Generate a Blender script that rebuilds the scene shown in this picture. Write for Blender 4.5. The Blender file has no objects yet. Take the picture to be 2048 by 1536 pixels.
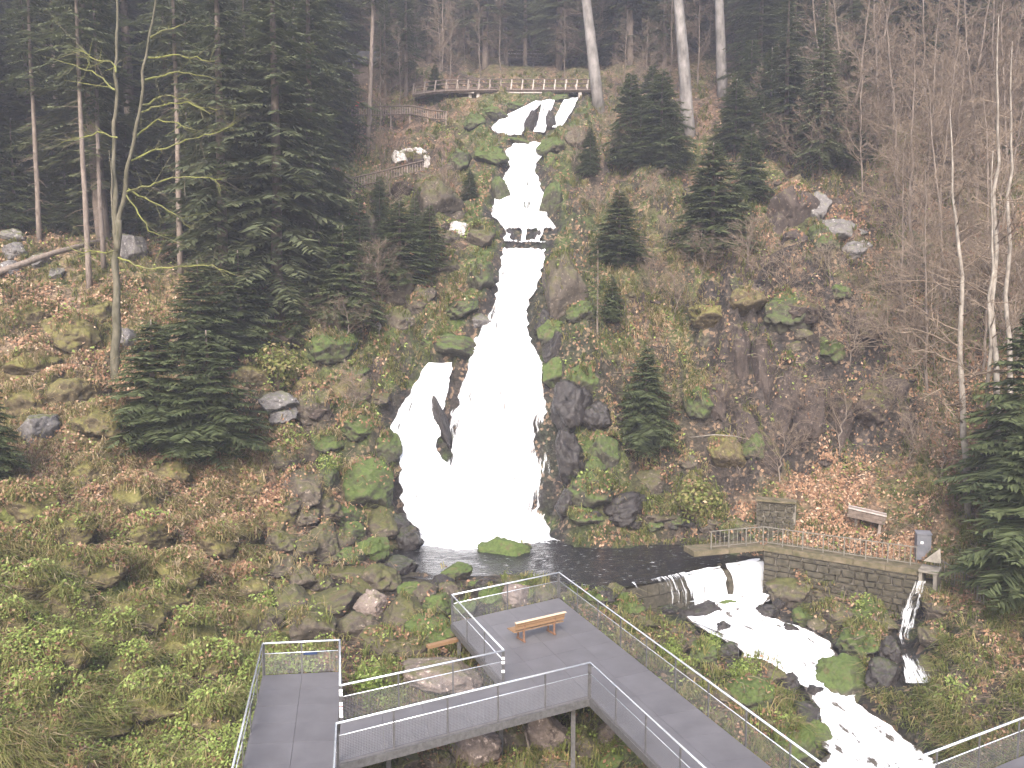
import bpy, math, random
import numpy as np
from mathutils import Vector, Matrix, kdtree

random.seed(7)
rng = np.random.default_rng(7)
S = bpy.context.scene
COL = S.collection
R = math.radians

# ------------------------------------------------------------------ camera, sky, sun, exposure
F = 1700.0                      # focal length in pixels of the 2048 px wide photograph
HORIZON = 620.0                 # pixel row of the horizon
CAMH = 12.2                     # camera height above the deck (deck is z = 0)
PITCH = math.atan((768 - HORIZON) / F)
cam_d = bpy.data.cameras.new('camera')
cam = bpy.data.objects.new('camera', cam_d)
COL.objects.link(cam)
cam.location = (0, 0, CAMH)
cam.rotation_euler = (R(90) - PITCH, 0, 0)
cam_d.sensor_width = 36
cam_d.lens = F / 2048 * 36
cam_d.clip_end = 2000
S.camera = cam

SUN_EL, SUN_AZ = R(40), R(190)  # azimuth clockwise from +Y
W = bpy.data.worlds.new('World')
S.world = W
W.use_nodes = True
wn = W.node_tree
sky = wn.nodes.new('ShaderNodeTexSky')
sky.sky_type = 'NISHITA'
sky.sun_disc = False
sky.sun_elevation = SUN_EL
sky.sun_rotation = SUN_AZ
sky.air_density = 1.0
sky.dust_density = 4.0
sky.ozone_density = 1.0
bg = wn.nodes['Background']
wn.links.new(sky.outputs[0], bg.inputs[0])
bg.inputs[1].default_value = 0.14

sun_d = bpy.data.lights.new('sun', 'SUN')
sun_d.energy = 1.5
sun_d.angle = R(25)
sun_d.color = (1.0, 0.95, 0.88)
sun = bpy.data.objects.new('sun', sun_d)
COL.objects.link(sun)
sdir = Vector((math.sin(SUN_AZ) * math.cos(SUN_EL), math.cos(SUN_AZ) * math.cos(SUN_EL), math.sin(SUN_EL)))
sun.rotation_euler = sdir.to_track_quat('Z', 'Y').to_euler()
sun.location = (0, 0, 150)

S.view_settings.view_transform = 'Standard'
S.view_settings.look = 'None'
S.view_settings.gamma = 1
S.view_settings.exposure = 1.9
S.render.engine = 'CYCLES'
S.cycles.max_bounces = 6
S.cycles.transparent_max_bounces = 24
S.cycles.volume_bounces = 1

# ------------------------------------------------------------------ pixel <-> place
cp, sp = math.cos(PITCH), math.sin(PITCH)


def ray(u, v):
    x = (u - 1024) / F
    y = -(v - 768) / F
    return np.array([x, cp + y * sp, -sp + y * cp])


def at_depth(u, v, D):
    d = ray(u, v)
    return np.array([0, 0, CAMH]) + d * (D / d[1])


def at_z(u, v, z):
    d = ray(u, v)
    return np.array([0, 0, CAMH]) + d * ((z - CAMH) / d[2])


def project(P):
    P = np.atleast_2d(np.asarray(P, float))
    q = P - np.array([0, 0, CAMH])
    yc = q[:, 1] * cp - q[:, 2] * sp
    zc = q[:, 1] * sp + q[:, 2] * cp
    return 1024 + F * q[:, 0] / yc, 768 - F * zc / yc, yc


# ------------------------------------------------------------------ noise
def _h(ix, seed):
    h = np.zeros(ix[0].shape, np.uint32)
    for k, a in enumerate(ix):
        h ^= (a.astype(np.int64) & 0xffffffff).astype(np.uint32) * np.uint32([374761393, 668265263, 2246822519][k])
        h = (h << np.uint32(13)) | (h >> np.uint32(19))
        h *= np.uint32(1274126177)
    h ^= np.uint32((seed * 2654435761) & 0xffffffff)
    h ^= h >> np.uint32(15)
    h *= np.uint32(2246822519)
    h ^= h >> np.uint32(13)
    h *= np.uint32(3266489917)
    h ^= h >> np.uint32(16)
    return h.astype(np.float64) / 4294967295.0


def vn(cs, seed=0):
    """value noise 0..1; cs = list of coordinate arrays (2 or 3)"""
    i = [np.floor(c).astype(np.int64) for c in cs]
    f = [c - k for c, k in zip(cs, i)]
    f = [t * t * t * (t * (t * 6 - 15) + 10) for t in f]
    out = 0
    n = len(cs)
    for m in range(1 << n):
        w = 1
        ix = []
        for k in range(n):
            b = (m >> k) & 1
            ix.append(i[k] + b)
            w = w * (f[k] if b else 1 - f[k])
        out = out + w * _h(ix, seed)
    return out


def fbm(cs, octv=4, seed=0, gain=.5):
    s = 0
    a = 1
    t = 0
    for o in range(octv):
        s = s + a * vn([c * 2 ** o + 17.3 * o for c in cs], seed + o)
        t += a
        a *= gain
    return s / t


def sstep(a, b, x):
    t = np.clip((x - a) / (b - a), 0, 1)
    return t * t * (3 - 2 * t)


# ------------------------------------------------------------------ object helpers
def tag(o, label=None, cat=None, group=None, kind=None):
    if label: o['label'] = label
    if cat: o['category'] = cat
    if group: o['group'] = group
    if kind: o['kind'] = kind
    return o


def empty(name, loc=(0, 0, 0), rz=0):
    o = bpy.data.objects.new(name, None)
    COL.objects.link(o)
    o.location = loc
    o.rotation_euler = (0, 0, rz)
    o.empty_display_size = .2
    return o


def np_mesh(name, V, Fc, mat=None, smooth=True, col=None, uv=None, attr=None):
    """V (n,3); Fc list of arrays (m,k) of equal k, or one array"""
    V = np.asarray(V, np.float32)
    if not isinstance(Fc, list): Fc = [Fc]
    Fc = [np.asarray(f, np.int32) for f in Fc if len(f)]
    me = bpy.data.meshes.new(name)
    me.vertices.add(len(V))
    me.vertices.foreach_set('co', V.ravel())
    li = np.concatenate([f.ravel() for f in Fc])
    ln = np.concatenate([np.full(len(f), f.shape[1], np.int32) for f in Fc])
    me.loops.add(len(li))
    me.loops.foreach_set('vertex_index', li)
    me.polygons.add(len(ln))
    st = np.zeros(len(ln), np.int32)
    st[1:] = np.cumsum(ln)[:-1]
    me.polygons.foreach_set('loop_start', st)
    me.polygons.foreach_set('use_smooth', np.full(len(ln), bool(smooth)))
    if col is not None:
        a = me.color_attributes.new('Col', 'FLOAT_COLOR', 'POINT')
        c = np.ones((len(V), 4), np.float32)
        c[:, :3] = col
        a.data.foreach_set('color', c.ravel())
    if attr:
        for k, val in attr.items():
            a = me.attributes.new(k, 'FLOAT', 'POINT')
            a.data.foreach_set('value', np.asarray(val, np.float32))
    if uv is not None:
        l = me.uv_layers.new(name='UVMap')
        l.data.foreach_set('uv', np.asarray(uv, np.float32)[li].ravel())
    me.update(calc_edges=True)
    if mat: me.materials.append(mat)
    return me


def add(name, me, parent=None, loc=None):
    o = bpy.data.objects.new(name, me)
    COL.objects.link(o)
    if parent is not None: o.parent = parent
    if loc is not None: o.location = loc
    return o


class MB:
    """collects boxes, bars and tubes into one mesh"""
    def __init__(s):
        s.V = []
        s.Q = []
        s.T = []
        s.n = 0

    def raw(s, V, Q=(), T=()):
        V = np.asarray(V, float)
        s.V.append(V)
        if len(Q): s.Q.append(np.asarray(Q) + s.n)
        if len(T): s.T.append(np.asarray(T) + s.n)
        s.n += len(V)
        return s

    def hexa(s, b, t):
        """bottom 4 points ccw, top 4 points ccw"""
        return s.raw(list(b) + list(t), [(3, 2, 1, 0), (4, 5, 6, 7), (0, 1, 5, 4), (1, 2, 6, 5), (2, 3, 7, 6), (3, 0, 4, 7)])

    def bar(s, a, b, w, h, up=(0, 0, 1)):
        """rectangular bar from a to b, w sideways, h along up"""
        a = np.array(a, float)
        b = np.array(b, float)
        d = b - a
        d /= np.linalg.norm(d)
        up = np.array(up, float)
        sd = np.cross(d, up)
        if np.linalg.norm(sd) < 1e-6: sd = np.cross(d, (1, 0, 0))
        sd /= np.linalg.norm(sd)
        u2 = np.cross(sd, d)
        q = [sd * w / 2 * i + u2 * h / 2 * j for i, j in ((-1, -1), (1, -1), (1, 1), (-1, 1))]
        return s.raw([a + k for k in q] + [b + k for k in q],
                     [(0, 1, 2, 3), (7, 6, 5, 4), (1, 0, 4, 5), (2, 1, 5, 6), (3, 2, 6, 7), (0, 3, 7, 4)])

    def tube(s, pts, rad, n=6, cap=True):
        pts = np.asarray(pts, float)
        rad = np.broadcast_to(rad, (len(pts),))
        t = np.gradient(pts, axis=0)
        t /= np.linalg.norm(t, axis=1)[:, None] + 1e-9
        ref = np.array([0, 0, 1.]) if abs(t[0, 2]) < .9 else np.array([1., 0, 0])
        a = np.cross(t, ref)
        a /= np.linalg.norm(a, axis=1)[:, None] + 1e-9
        b = np.cross(t, a)
        an = np.arange(n) * 2 * np.pi / n
        V = (pts[:, None] + rad[:, None, None] * (a[:, None] * np.cos(an)[None, :, None] + b[:, None] * np.sin(an)[None, :, None])).reshape(-1, 3)
        m = len(pts)
        i = np.arange(m - 1)[:, None] * n
        j = np.arange(n)[None]
        k = (j + 1) % n
        Q = np.stack([i + j, i + k, i + n + k, i + n + j], -1).reshape(-1, 4)
        base = s.n
        s.raw(V, Q)
        if cap and n == 4:
            s.Q.append(np.array([(0, 1, 2, 3), (4 * m - 1, 4 * m - 2, 4 * m - 3, 4 * m - 4)]) + base)
        elif cap:
            c0, c1 = len(V), len(V) + 1
            s.raw([pts[0], pts[-1]])
            T = [(0 + (x + 1) % n, x, c0) for x in range(n)] + [((m - 1) * n + x, (m - 1) * n + (x + 1) % n, c1) for x in range(n)]
            s.T.append(np.array(T) + base)
        return s

    def mesh(s, name, mat, smooth=False, **k):
        V = np.concatenate(s.V)
        Fc = []
        if s.Q: Fc.append(np.concatenate(s.Q))
        if s.T: Fc.append(np.concatenate(s.T))
        return np_mesh(name, V, Fc, mat, smooth, **k)

    def obj(s, name, mat, parent=None, smooth=False, **k):
        return add(name, s.mesh(name, mat, smooth, **k), parent)


# ------------------------------------------------------------------ materials
def srgb(r, g, b):
    f = lambda c: (c / 255 / 12.92) if c / 255 <= .04045 else ((c / 255 + .055) / 1.055) ** 2.4
    return (f(r), f(g), f(b), 1)


class NT:
    def __init__(s, name):
        s.m = bpy.data.materials.new(name)
        s.m.use_nodes = True
        s.t = s.m.node_tree
        s.N = s.t.nodes
        s.b = s.N['Principled BSDF']
        s.out = s.N['Material Output']
        s.b.inputs['Specular IOR Level'].default_value = .25

    def n(s, ty, **k):
        x = s.N.new('ShaderNode' + ty)
        for a, v in k.items():
            if isinstance(v, (int, float, str, bool)) and hasattr(x, a): setattr(x, a, v)
            else: x.inputs[a.replace('_', ' ')].default_value = v
        return x

    def l(s, a, b):
        s.t.links.new(a, b)

    def pos(s, scale=(1, 1, 1), obj=False):
        mp = s.n('Mapping')
        mp.inputs['Scale'].default_value = scale
        if obj: s.l(s.n('TexCoord').outputs['Object'], mp.inputs[0])
        else: s.l(s.n('NewGeometry').outputs['Position'], mp.inputs[0])
        return mp.outputs[0]

    def noise(s, vec, scale, detail=4, rough=.55):
        x = s.n('TexNoise')
        x.inputs['Scale'].default_value = scale
        x.inputs['Detail'].default_value = detail
        x.inputs['Roughness'].default_value = rough
        if vec is not None: s.l(vec, x.inputs['Vector'])
        return x.outputs[0]

    def ramp(s, fac, stops):
        x = s.n('ValToRGB')
        e = x.color_ramp.elements
        while len(e) < len(stops): e.new(.5)
        for k, (p, c) in zip(e, stops):
            k.position = p
            k.color = c if len(c) == 4 else (*c, 1)
        s.l(fac, x.inputs[0])
        return x.outputs[0]

    def mix(s, fac, a, b, mode='MIX'):
        x = s.n('Mix', data_type='RGBA', blend_type=mode)
        for q, i in ((fac, 0), (a, 6), (b, 7)):
            if isinstance(q, (int, float)): x.inputs[i].default_value = q
            elif isinstance(q, tuple): x.inputs[i].default_value = q
            else: s.l(q, x.inputs[i])
        return x.outputs[2]

    def math(s, op, a, b=0.0, clamp=False):
        x = s.n('Math', operation=op, use_clamp=clamp)
        for q, i in ((a, 0), (b, 1)):
            if isinstance(q, (int, float)): x.inputs[i].default_value = q
            else: s.l(q, x.inputs[i])
        return x.outputs[0]

    def rng(s, v, a, b, c=0.0, d=1.0):
        x = s.n('MapRange')
        x.inputs[1].default_value = a
        x.inputs[2].default_value = b
        x.inputs[3].default_value = c
        x.inputs[4].default_value = d
        s.l(v, x.inputs[0])
        return x.outputs[0]

    def bump(s, h, strength=.5, dist=.05):
        x = s.n('Bump')
        x.inputs['Strength'].default_value = strength
        x.inputs['Distance'].default_value = dist
        s.l(h, x.inputs['Height'])
        s.l(x.outputs[0], s.b.inputs['Normal'])

    def color(s, c):
        if isinstance(c, tuple): s.b.inputs['Base Color'].default_value = c
        else: s.l(c, s.b.inputs['Base Color'])
        return s

    def rough(s, r):
        s.b.inputs['Roughness'].default_value = r
        return s

    def attr(s, name, out=0):
        x = s.n('Attribute')
        x.attribute_name = name
        return x.outputs[out]


def grain_mat(name, c1, c2, scale=3, rough=.7, bump=.3, bdist=.02, metal=0, stretch=(1, 1, 1), obj=False):
    t = NT(name)
    p = t.pos(stretch, obj)
    n1 = t.noise(p, scale, 6, .65)
    t.color(t.ramp(n1, [(.3, c1), (.7, c2)]))
    t.rough(rough)
    t.b.inputs['Metallic'].default_value = metal
    if bump: t.bump(t.noise(p, scale * 3, 5, .7), bump, bdist)
    return t.m


def vcol_mat(name, rough=.92):
    """ground: painted soil / moss / leaf colour and shaded hollows, broken up by litter-sized cells and clods"""
    t = NT(name)
    p = t.pos()
    v1 = t.n('TexVoronoi')
    v1.inputs['Scale'].default_value = 5.5
    t.l(p, v1.inputs['Vector'])
    v2 = t.n('TexVoronoi')
    v2.inputs['Scale'].default_value = 2.1
    t.l(p, v2.inputs['Vector'])
    s1 = t.n('SeparateColor')
    t.l(v1.outputs['Color'], s1.inputs[0])
    s2 = t.n('SeparateColor')
    t.l(v2.outputs['Color'], s2.inputs[0])
    nf = t.noise(p, 8, 6, .75)
    nm = t.noise(p, 1.1, 5, .65)
    k = t.math('MULTIPLY', t.rng(nf, .25, .75, .45, 1.55), t.rng(nm, .3, .7, .65, 1.35))
    k = t.math('MULTIPLY', k, t.rng(s1.outputs[0], 0, 1, .6, 1.45))
    k = t.math('MULTIPLY', k, t.rng(s2.outputs[0], 0, 1, .75, 1.25))
    x = t.n('VectorMath', operation='SCALE')
    t.l(t.attr('Col'), x.inputs[0])
    t.l(k, x.inputs['Scale'])
    fl = t.math('MULTIPLY', t.rng(s1.outputs[1], .80, .84), t.rng(nm, .42, .56))
    c = t.mix(t.math('MULTIPLY', fl, .8), x.outputs[0], (.22, .15, .10, 1))
    t.color(c)
    t.rough(rough)
    t.bump(t.math('ADD', t.noise(p, 6, 6, .75), t.math('MULTIPLY', v1.outputs['Distance'], .5)), 1.0, .14)
    return t.m


def leaf_mat(name, ramp, rough=.7, trans=.25, objvar=.25):
    """ramp over the 'tint' attribute, shifted a little per object"""
    t = NT(name)
    oi = t.n('ObjectInfo')
    f = t.math('ADD', t.attr('tint', 2), t.rng(oi.outputs['Random'], 0, 1, -objvar, objvar))
    c = t.ramp(f, ramp)
    t.color(c)
    t.rough(rough)
    if trans:
        tr = t.n('BsdfTranslucent')
        t.l(c, tr.inputs[0])
        mx = t.n('MixShader')
        mx.inputs[0].default_value = trans
        t.l(t.b.outputs[0], mx.inputs[1])
        t.l(tr.outputs[0], mx.inputs[2])
        t.l(mx.outputs[0], t.out.inputs[0])
    return t.m


def boulder_mat(name, rock1, rock2, moss1, moss2, lo, hi, rough=.85):
    """rock with moss where it faces up; lo/hi = how far the moss runs down"""
    t = NT(name)
    oi = t.n('ObjectInfo')
    p = t.pos()
    g = t.n('NewGeometry')
    sx = t.n('SeparateXYZ')
    t.l(g.outputs['Normal'], sx.inputs[0])
    n1 = t.noise(p, 2.2, 6, .65)
    n2 = t.noise(p, 14, 5, .7)
    rk = t.ramp(t.math('ADD', t.math('MULTIPLY', n1, .6), t.math('MULTIPLY', n2, .4)), [(.32, rock1), (.62, rock2)])
    rk = t.mix(t.rng(t.noise(p, 5, 3, .6), .60, .70), rk, (*[min(1, c * 2.1) for c in rock2[:3]], 1))
    rk = t.mix(t.rng(t.noise(p, 1.3, 6, .75), .56, .64, 0, .75), rk, (*[c * .45 for c in rock1[:3]], 1))
    ms = t.ramp(t.noise(p, 7, 6, .75), [(.30, moss1), (.68, moss2)])
    ms = t.mix(t.rng(t.noise(p, 2.1, 5, .7), .55, .63, 0, .7), ms, (.085, .062, .036, 1))
    f = t.math('ADD', sx.outputs[2], t.math('MULTIPLY', t.math('SUBTRACT', n1, .5), 2.6))
    f = t.math('ADD', f, t.rng(oi.outputs['Random'], 0, 1, -.25, .25))
    c = t.mix(t.rng(f, lo, hi), rk, ms)
    t.color(c)
    t.rough(rough)
    t.bump(t.math('ADD', t.noise(p, 9, 6, .7), t.math('MULTIPLY', n1, 1.5)), .7, .07)
    return t.m


M = {}
M['terrain'] = vcol_mat('hillside_ground')
M['leaf_litter'] = leaf_mat('dead_leaf', [(0, (.075, .038, .024, 1)), (.35, (.15, .078, .046, 1)), (.7, (.27, .165, .10, 1)), (1, (.46, .35, .25, 1))], .75, .1, 0)
M['grass'] = leaf_mat('wild_grass', [(0, (.07, .085, .022, 1)), (.35, (.14, .165, .045, 1)), (.6, (.22, .205, .08, 1)), (.85, (.33, .25, .135, 1)), (1, (.46, .37, .24, 1))], .8, .42, 0)
M['herb'] = leaf_mat('herb_leaf', [(0, (.07, .11, .02, 1)), (.5, (.19, .25, .06, 1)), (1, (.34, .40, .13, 1))], .6, .42, 0)
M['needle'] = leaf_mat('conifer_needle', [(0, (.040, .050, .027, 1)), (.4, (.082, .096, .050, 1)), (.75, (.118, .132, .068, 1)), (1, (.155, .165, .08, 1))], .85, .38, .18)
M['needle_young'] = leaf_mat('fir_needle', [(0, (.030, .042, .018, 1)), (.4, (.068, .086, .036, 1)), (.75, (.105, .125, .055, 1)), (1, (.16, .18, .075, 1))], .85, .36, .12)
M['twig'] = leaf_mat('bare_twig', [(0, (.075, .055, .040, 1)), (.5, (.135, .102, .076, 1)), (1, (.22, .175, .135, 1))], .9, 0, .2)
M['mossy_twig'] = leaf_mat('mossy_twig', [(0, (.09, .075, .055, 1)), (.45, (.11, .11, .045, 1)), (.75, (.17, .18, .045, 1)), (1, (.24, .22, .12, 1))], .9, 0, .0)
M['bark_spruce'] = grain_mat('spruce_bark', (.095, .075, .063, 1), (.22, .18, .155, 1), 6, .9, .6, .03, 0, (1, 1, .35))
M['bark_fir'] = grain_mat('silver_fir_bark', (.07, .064, .060, 1), (.25, .23, .22, 1), 1.6, .9, .5, .03, 0, (1, 1, .5))
M['bark_pale'] = grain_mat('pale_bark', (.10, .084, .07, 1), (.30, .27, .235, 1), 3.5, .9, .4, .02, 0, (1, 1, .5))
M['bark_brown'] = grain_mat('brown_bark', (.075, .058, .047, 1), (.20, .165, .14, 1), 4, .9, .4, .02, 0, (1, 1, .5))
M['bark_moss'] = grain_mat('mossy_bark', (.045, .043, .024, 1), (.135, .12, .09, 1), 4, .9, .5, .03, 0, (1, 1, .4))
BG = dict(rock1=(.055, .047, .042, 1), rock2=(.17, .145, .13, 1))
M['b_brown'] = boulder_mat('brown_mossy_rock', (.030, .025, .021, 1), (.105, .086, .070, 1), (.040, .042, .016, 1), (.085, .085, .030, 1), .1, 1.0)
M['b_green'] = boulder_mat('green_mossy_rock', (.022, .021, .017, 1), (.070, .064, .048, 1), (.032, .050, .014, 1), (.080, .108, .030, 1), -.35, .6)
M['b_dark'] = boulder_mat('wet_dark_rock', (.010, .009, .009, 1), (.034, .029, .028, 1), (.022, .032, .011, 1), (.05, .065, .02, 1), .75, 1.5, .4)
M['b_pink'] = boulder_mat('bare_granite', (.075, .058, .050, 1), (.21, .17, .15, 1), (.045, .05, .02, 1), (.10, .10, .038, 1), .85, 1.5)
M['b_grey'] = boulder_mat('grey_granite', (.060, .055, .054, 1), (.17, .158, .155, 1), (.05, .06, .02, 1), (.11, .115, .04, 1), .7, 1.4)
M['b_pale'] = boulder_mat('lichen_rock', (.15, .14, .13, 1), (.55, .51, .49, 1), (.06, .07, .025, 1), (.12, .12, .045, 1), .6, 1.2)
M['b_tan'] = boulder_mat('tan_mossy_hummock', (.04, .032, .02, 1), (.11, .085, .05, 1), (.062, .066, .018, 1), (.16, .14, .05, 1), -.1, .8)
M['b_cliff'] = boulder_mat('cliff_rock', (.016, .012, .011, 1), (.075, .058, .050, 1), (.040, .040, .014, 1), (.11, .10, .034, 1), .45, 1.1)
M['steel'] = grain_mat('galvanised_steel', (.30, .31, .33, 1), (.46, .47, .50, 1), 8, .35, 0, 0, .7)
M['rail'] = grain_mat('bright_handrail', (.62, .66, .72, 1), (.86, .89, .93, 1), 6, .22, 0, 0, .6)
M['post'] = grain_mat('post_steel', (.065, .063, .064, 1), (.13, .127, .13, 1), 8, .5, 0, 0, .3)
M['wood_dark'] = grain_mat('weathered_timber', (.06, .045, .036, 1), (.16, .125, .105, 1), 5, .85, .4, .01, 0, (1, 1, 1))
M['wood_grey'] = grain_mat('grey_timber', (.12, .095, .08, 1), (.27, .225, .195, 1), 5, .85, .4, .01)
M['wood_pale'] = grain_mat('pale_timber', (.22, .19, .17, 1), (.46, .41, .38, 1), 5, .8, .3, .01)
M['bench'] = grain_mat('bench_timber', (.13, .075, .04, 1), (.25, .155, .085, 1), 9, .6, .3, .005, 0, (1, 6, 6))
M['bench_top'] = grain_mat('bench_top_timber', (.42, .30, .19, 1), (.66, .52, .38, 1), 9, .55, .3, .005, 0, (1, 6, 6))
M['iron'] = grain_mat('bench_iron', (.10, .055, .035, 1), (.22, .12, .075, 1), 12, .6, .2, .003)
M['concrete'] = grain_mat('mossy_concrete', (.10, .09, .075, 1), (.25, .225, .195, 1), 3, .9, .5, .02)
M['ledge'] = grain_mat('mossy_ledge', (.045, .045, .02, 1), (.145, .115, .08, 1), 2.5, .9, .5, .03)
M['railing_iron'] = grain_mat('dull_iron_railing', (.09, .083, .07, 1), (.18, .165, .14, 1), 9, .7, 0, 0)
M['wall_stone'] = grain_mat('dark_wall_stone', (.020, .018, .012, 1), (.085, .074, .055, 1), 4, .9, .6, .03)
M['mortar'] = grain_mat('pale_mortar', (.06, .052, .042, 1), (.22, .20, .17, 1), 3, .95, .5, .02)
M['cabinet'] = grain_mat('grey_sheet_metal', (.10, .105, .12, 1), (.17, .17, .19, 1), 3, .5, 0, 0)
M['roof'] = grain_mat('dark_shingle', (.018, .017, .018, 1), (.05, .047, .05, 1), 4, .9, .4, .02)
M['red'] = grain_mat('faded_red_paint', (.42, .06, .04, 1), (.60, .12, .08, 1), 8, .6, 0, 0)
M['sticker'] = grain_mat('white_sticker', (.72, .72, .74, 1), (.92, .92, .93, 1), 30, .5, 0, 0)
M['sticker_red'] = grain_mat('red_sticker', (.62, .36, .38, 1), (.75, .5, .5, 1), 30, .5, 0, 0)
M['blue'] = grain_mat('blue_banner', (.012, .022, .06, 1), (.022, .04, .10, 1), 20, .5, 0, 0)
M['cut_wood'] = grain_mat('fresh_cut_wood', (.20, .11, .075, 1), (.40, .24, .17, 1), 5, .9, .4, .02, 0, (1, 1, .3))
M['paper'] = grain_mat('pale_litter', (.75, .75, .75, 1), (.9, .9, .9, 1), 20, .6, 0, 0)


def deck_material():
    t = NT('grey_grating')
    p = t.pos()
    n1 = t.noise(p, 1.1, 5, .6)
    n2 = t.noise(p, 60, 2, .6)
    c = t.ramp(n1, [(.25, (.088, .085, .091, 1)), (.75, (.124, .120, .129, 1))])
    c = t.mix(t.rng(n2, .62, .75, 0, .5), c, (.06, .058, .062, 1))
    oi = t.n('ObjectInfo')
    x = t.n('VectorMath', operation='SCALE')
    t.l(c, x.inputs[0])
    t.l(t.rng(oi.outputs['Random'], 0, 1, .96, 1.04), x.inputs['Scale'])
    t.color(x.outputs[0])
    t.rough(.5)
    t.b.inputs['Metallic'].default_value = .15
    t.bump(n2, .4, .004)
    return t.m


M['deck'] = deck_material()


def wire_material():
    t = NT('fine_wire_mesh')
    tc = t.n('TexCoord')
    s = t.n('SeparateXYZ')
    t.l(tc.outputs['UV'], s.inputs[0])
    fs = []
    for k in (0, 1):
        q = t.math('FRACT', t.math('MULTIPLY', s.outputs[k], 22.0))
        fs.append(t.math('LESS_THAN', q, .11))
    a = t.math('MAXIMUM', fs[0], fs[1])
    t.color((.30, .30, .32, 1))
    t.b.inputs['Metallic'].default_value = .5
    t.rough(.45)
    tr = t.n('BsdfTransparent')
    mx = t.n('MixShader')
    t.l(a, mx.inputs[0])
    t.l(tr.outputs[0], mx.inputs[1])
    t.l(t.b.outputs[0], mx.inputs[2])
    t.l(mx.outputs[0], t.out.inputs[0])
    return t.m


M['wire'] = wire_material()


def foam_material(name, density, xs=5.0, ys=.5):
    """falling white water: uv in metres, x across, y along the flow; 'edge' 0 at rim, 1 inside"""
    t = NT(name)
    tc = t.n('TexCoord')
    mp = t.n('Mapping')
    t.l(tc.outputs['UV'], mp.inputs[0])
    mp.inputs['Scale'].default_value = (xs, ys, 1)
    n1 = t.noise(mp.outputs[0], 1.0, 6, .65)
    mp2 = t.n('Mapping')
    t.l(tc.outputs['UV'], mp2.inputs[0])
    mp2.inputs['Scale'].default_value = (.55, .28, 1)
    n2 = t.noise(mp2.outputs[0], 1.0, 3, .5)
    f = t.math('ADD', t.math('MULTIPLY', n1, .75), t.math('MULTIPLY', n2, .55))
    f = t.math('ADD', f, t.attr('edge', 2))
    a = t.rng(f, 1.0 - density, 1.12 - density)
    t.color((.93, .95, .98, 1))
    t.rough(.6)
    t.b.inputs['Subsurface Weight'].default_value = 0
    t.bump(n1, .5, .08)
    tl = t.n('BsdfTranslucent')
    tl.inputs[0].default_value = (.9, .93, .97, 1)
    m1 = t.n('MixShader')
    m1.inputs[0].default_value = .3
    t.l(t.b.outputs[0], m1.inputs[1])
    t.l(tl.outputs[0], m1.inputs[2])
    tr = t.n('BsdfTransparent')
    tr.inputs[0].default_value = (.97, .98, 1, 1)
    mx = t.n('MixShader')
    t.l(a, mx.inputs[0])
    t.l(tr.outputs[0], mx.inputs[1])
    t.l(m1.outputs[0], mx.inputs[2])
    t.l(mx.outputs[0], t.out.inputs[0])
    return t.m


M['falls'] = foam_material('falling_white_water', .54)
M['falls_thin'] = foam_material('thin_falling_water', .40, 7, .6)


def pool_material(name, foam_pts, base=(.012, .011, .012, 1)):
    """dark clear water with ripples; churned foam around the points where falls plunge in"""
    t = NT(name)
    p = t.pos()
    t.b.inputs['Specular IOR Level'].default_value = .5
    n1 = t.noise(t.pos((1, 2.2, 1)), 2.4, 5, .65)
    n0 = t.noise(p, 1.5, 5, .6)
    nf = t.noise(p, 4, 5, .7)
    f = None
    for (x, y, r) in foam_pts:
        d = t.n('VectorMath', operation='DISTANCE')
        t.l(p, d.inputs[0])
        d.inputs[1].default_value = (x, y, -.9)
        q = t.rng(d.outputs['Value'], r * 1.25, r * .35)
        f = q if f is None else t.math('MAXIMUM', f, q)
    a = t.math('ADD', f, t.math('MULTIPLY', t.math('SUBTRACT', nf, .5), .9))
    a = t.math('ADD', a, t.math('MULTIPLY', t.math('SUBTRACT', n0, .5), .8))
    a = t.rng(a, .38, .62)
    fleck = t.math('MULTIPLY', t.rng(t.noise(t.pos((.7, 2.6, 1)), 3.2, 6, .72), .60, .66, 0, .55), t.rng(n0, .40, .56))  # pale streaks painted in for foam flecks and rippled reflections
    c = t.mix(t.math('MAXIMUM', a, fleck), base, (.9, .93, .97, 1))
    t.color(c)
    x = t.n('MapRange')
    x.inputs[3].default_value = .08
    x.inputs[4].default_value = .7
    t.l(a, x.inputs[0])
    t.l(x.outputs[0], t.b.inputs['Roughness'])
    t.bump(n1, 1.0, .12)
    return t.m


def stream_material():
    t = NT('rushing_stream_water')
    tc = t.n('TexCoord')
    mp = t.n('Mapping')
    t.l(tc.outputs['UV'], mp.inputs[0])
    mp.inputs['Scale'].default_value = (1.6, .8, 1)
    n1 = t.noise(mp.outputs[0], 1.0, 6, .65)
    f = t.math('ADD', n1, t.attr('edge', 2))
    a = t.rng(f, .37, .46)
    t.color(t.mix(a, (.07, .06, .05, 1), (.92, .94, .97, 1)))
    t.b.inputs['Specular IOR Level'].default_value = .5
    t.l(t.rng(a, 0, 1, .1, .6), t.b.inputs['Roughness'])
    t.bump(n1, .9, .15)
    return t.m


M['stream'] = stream_material()

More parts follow.
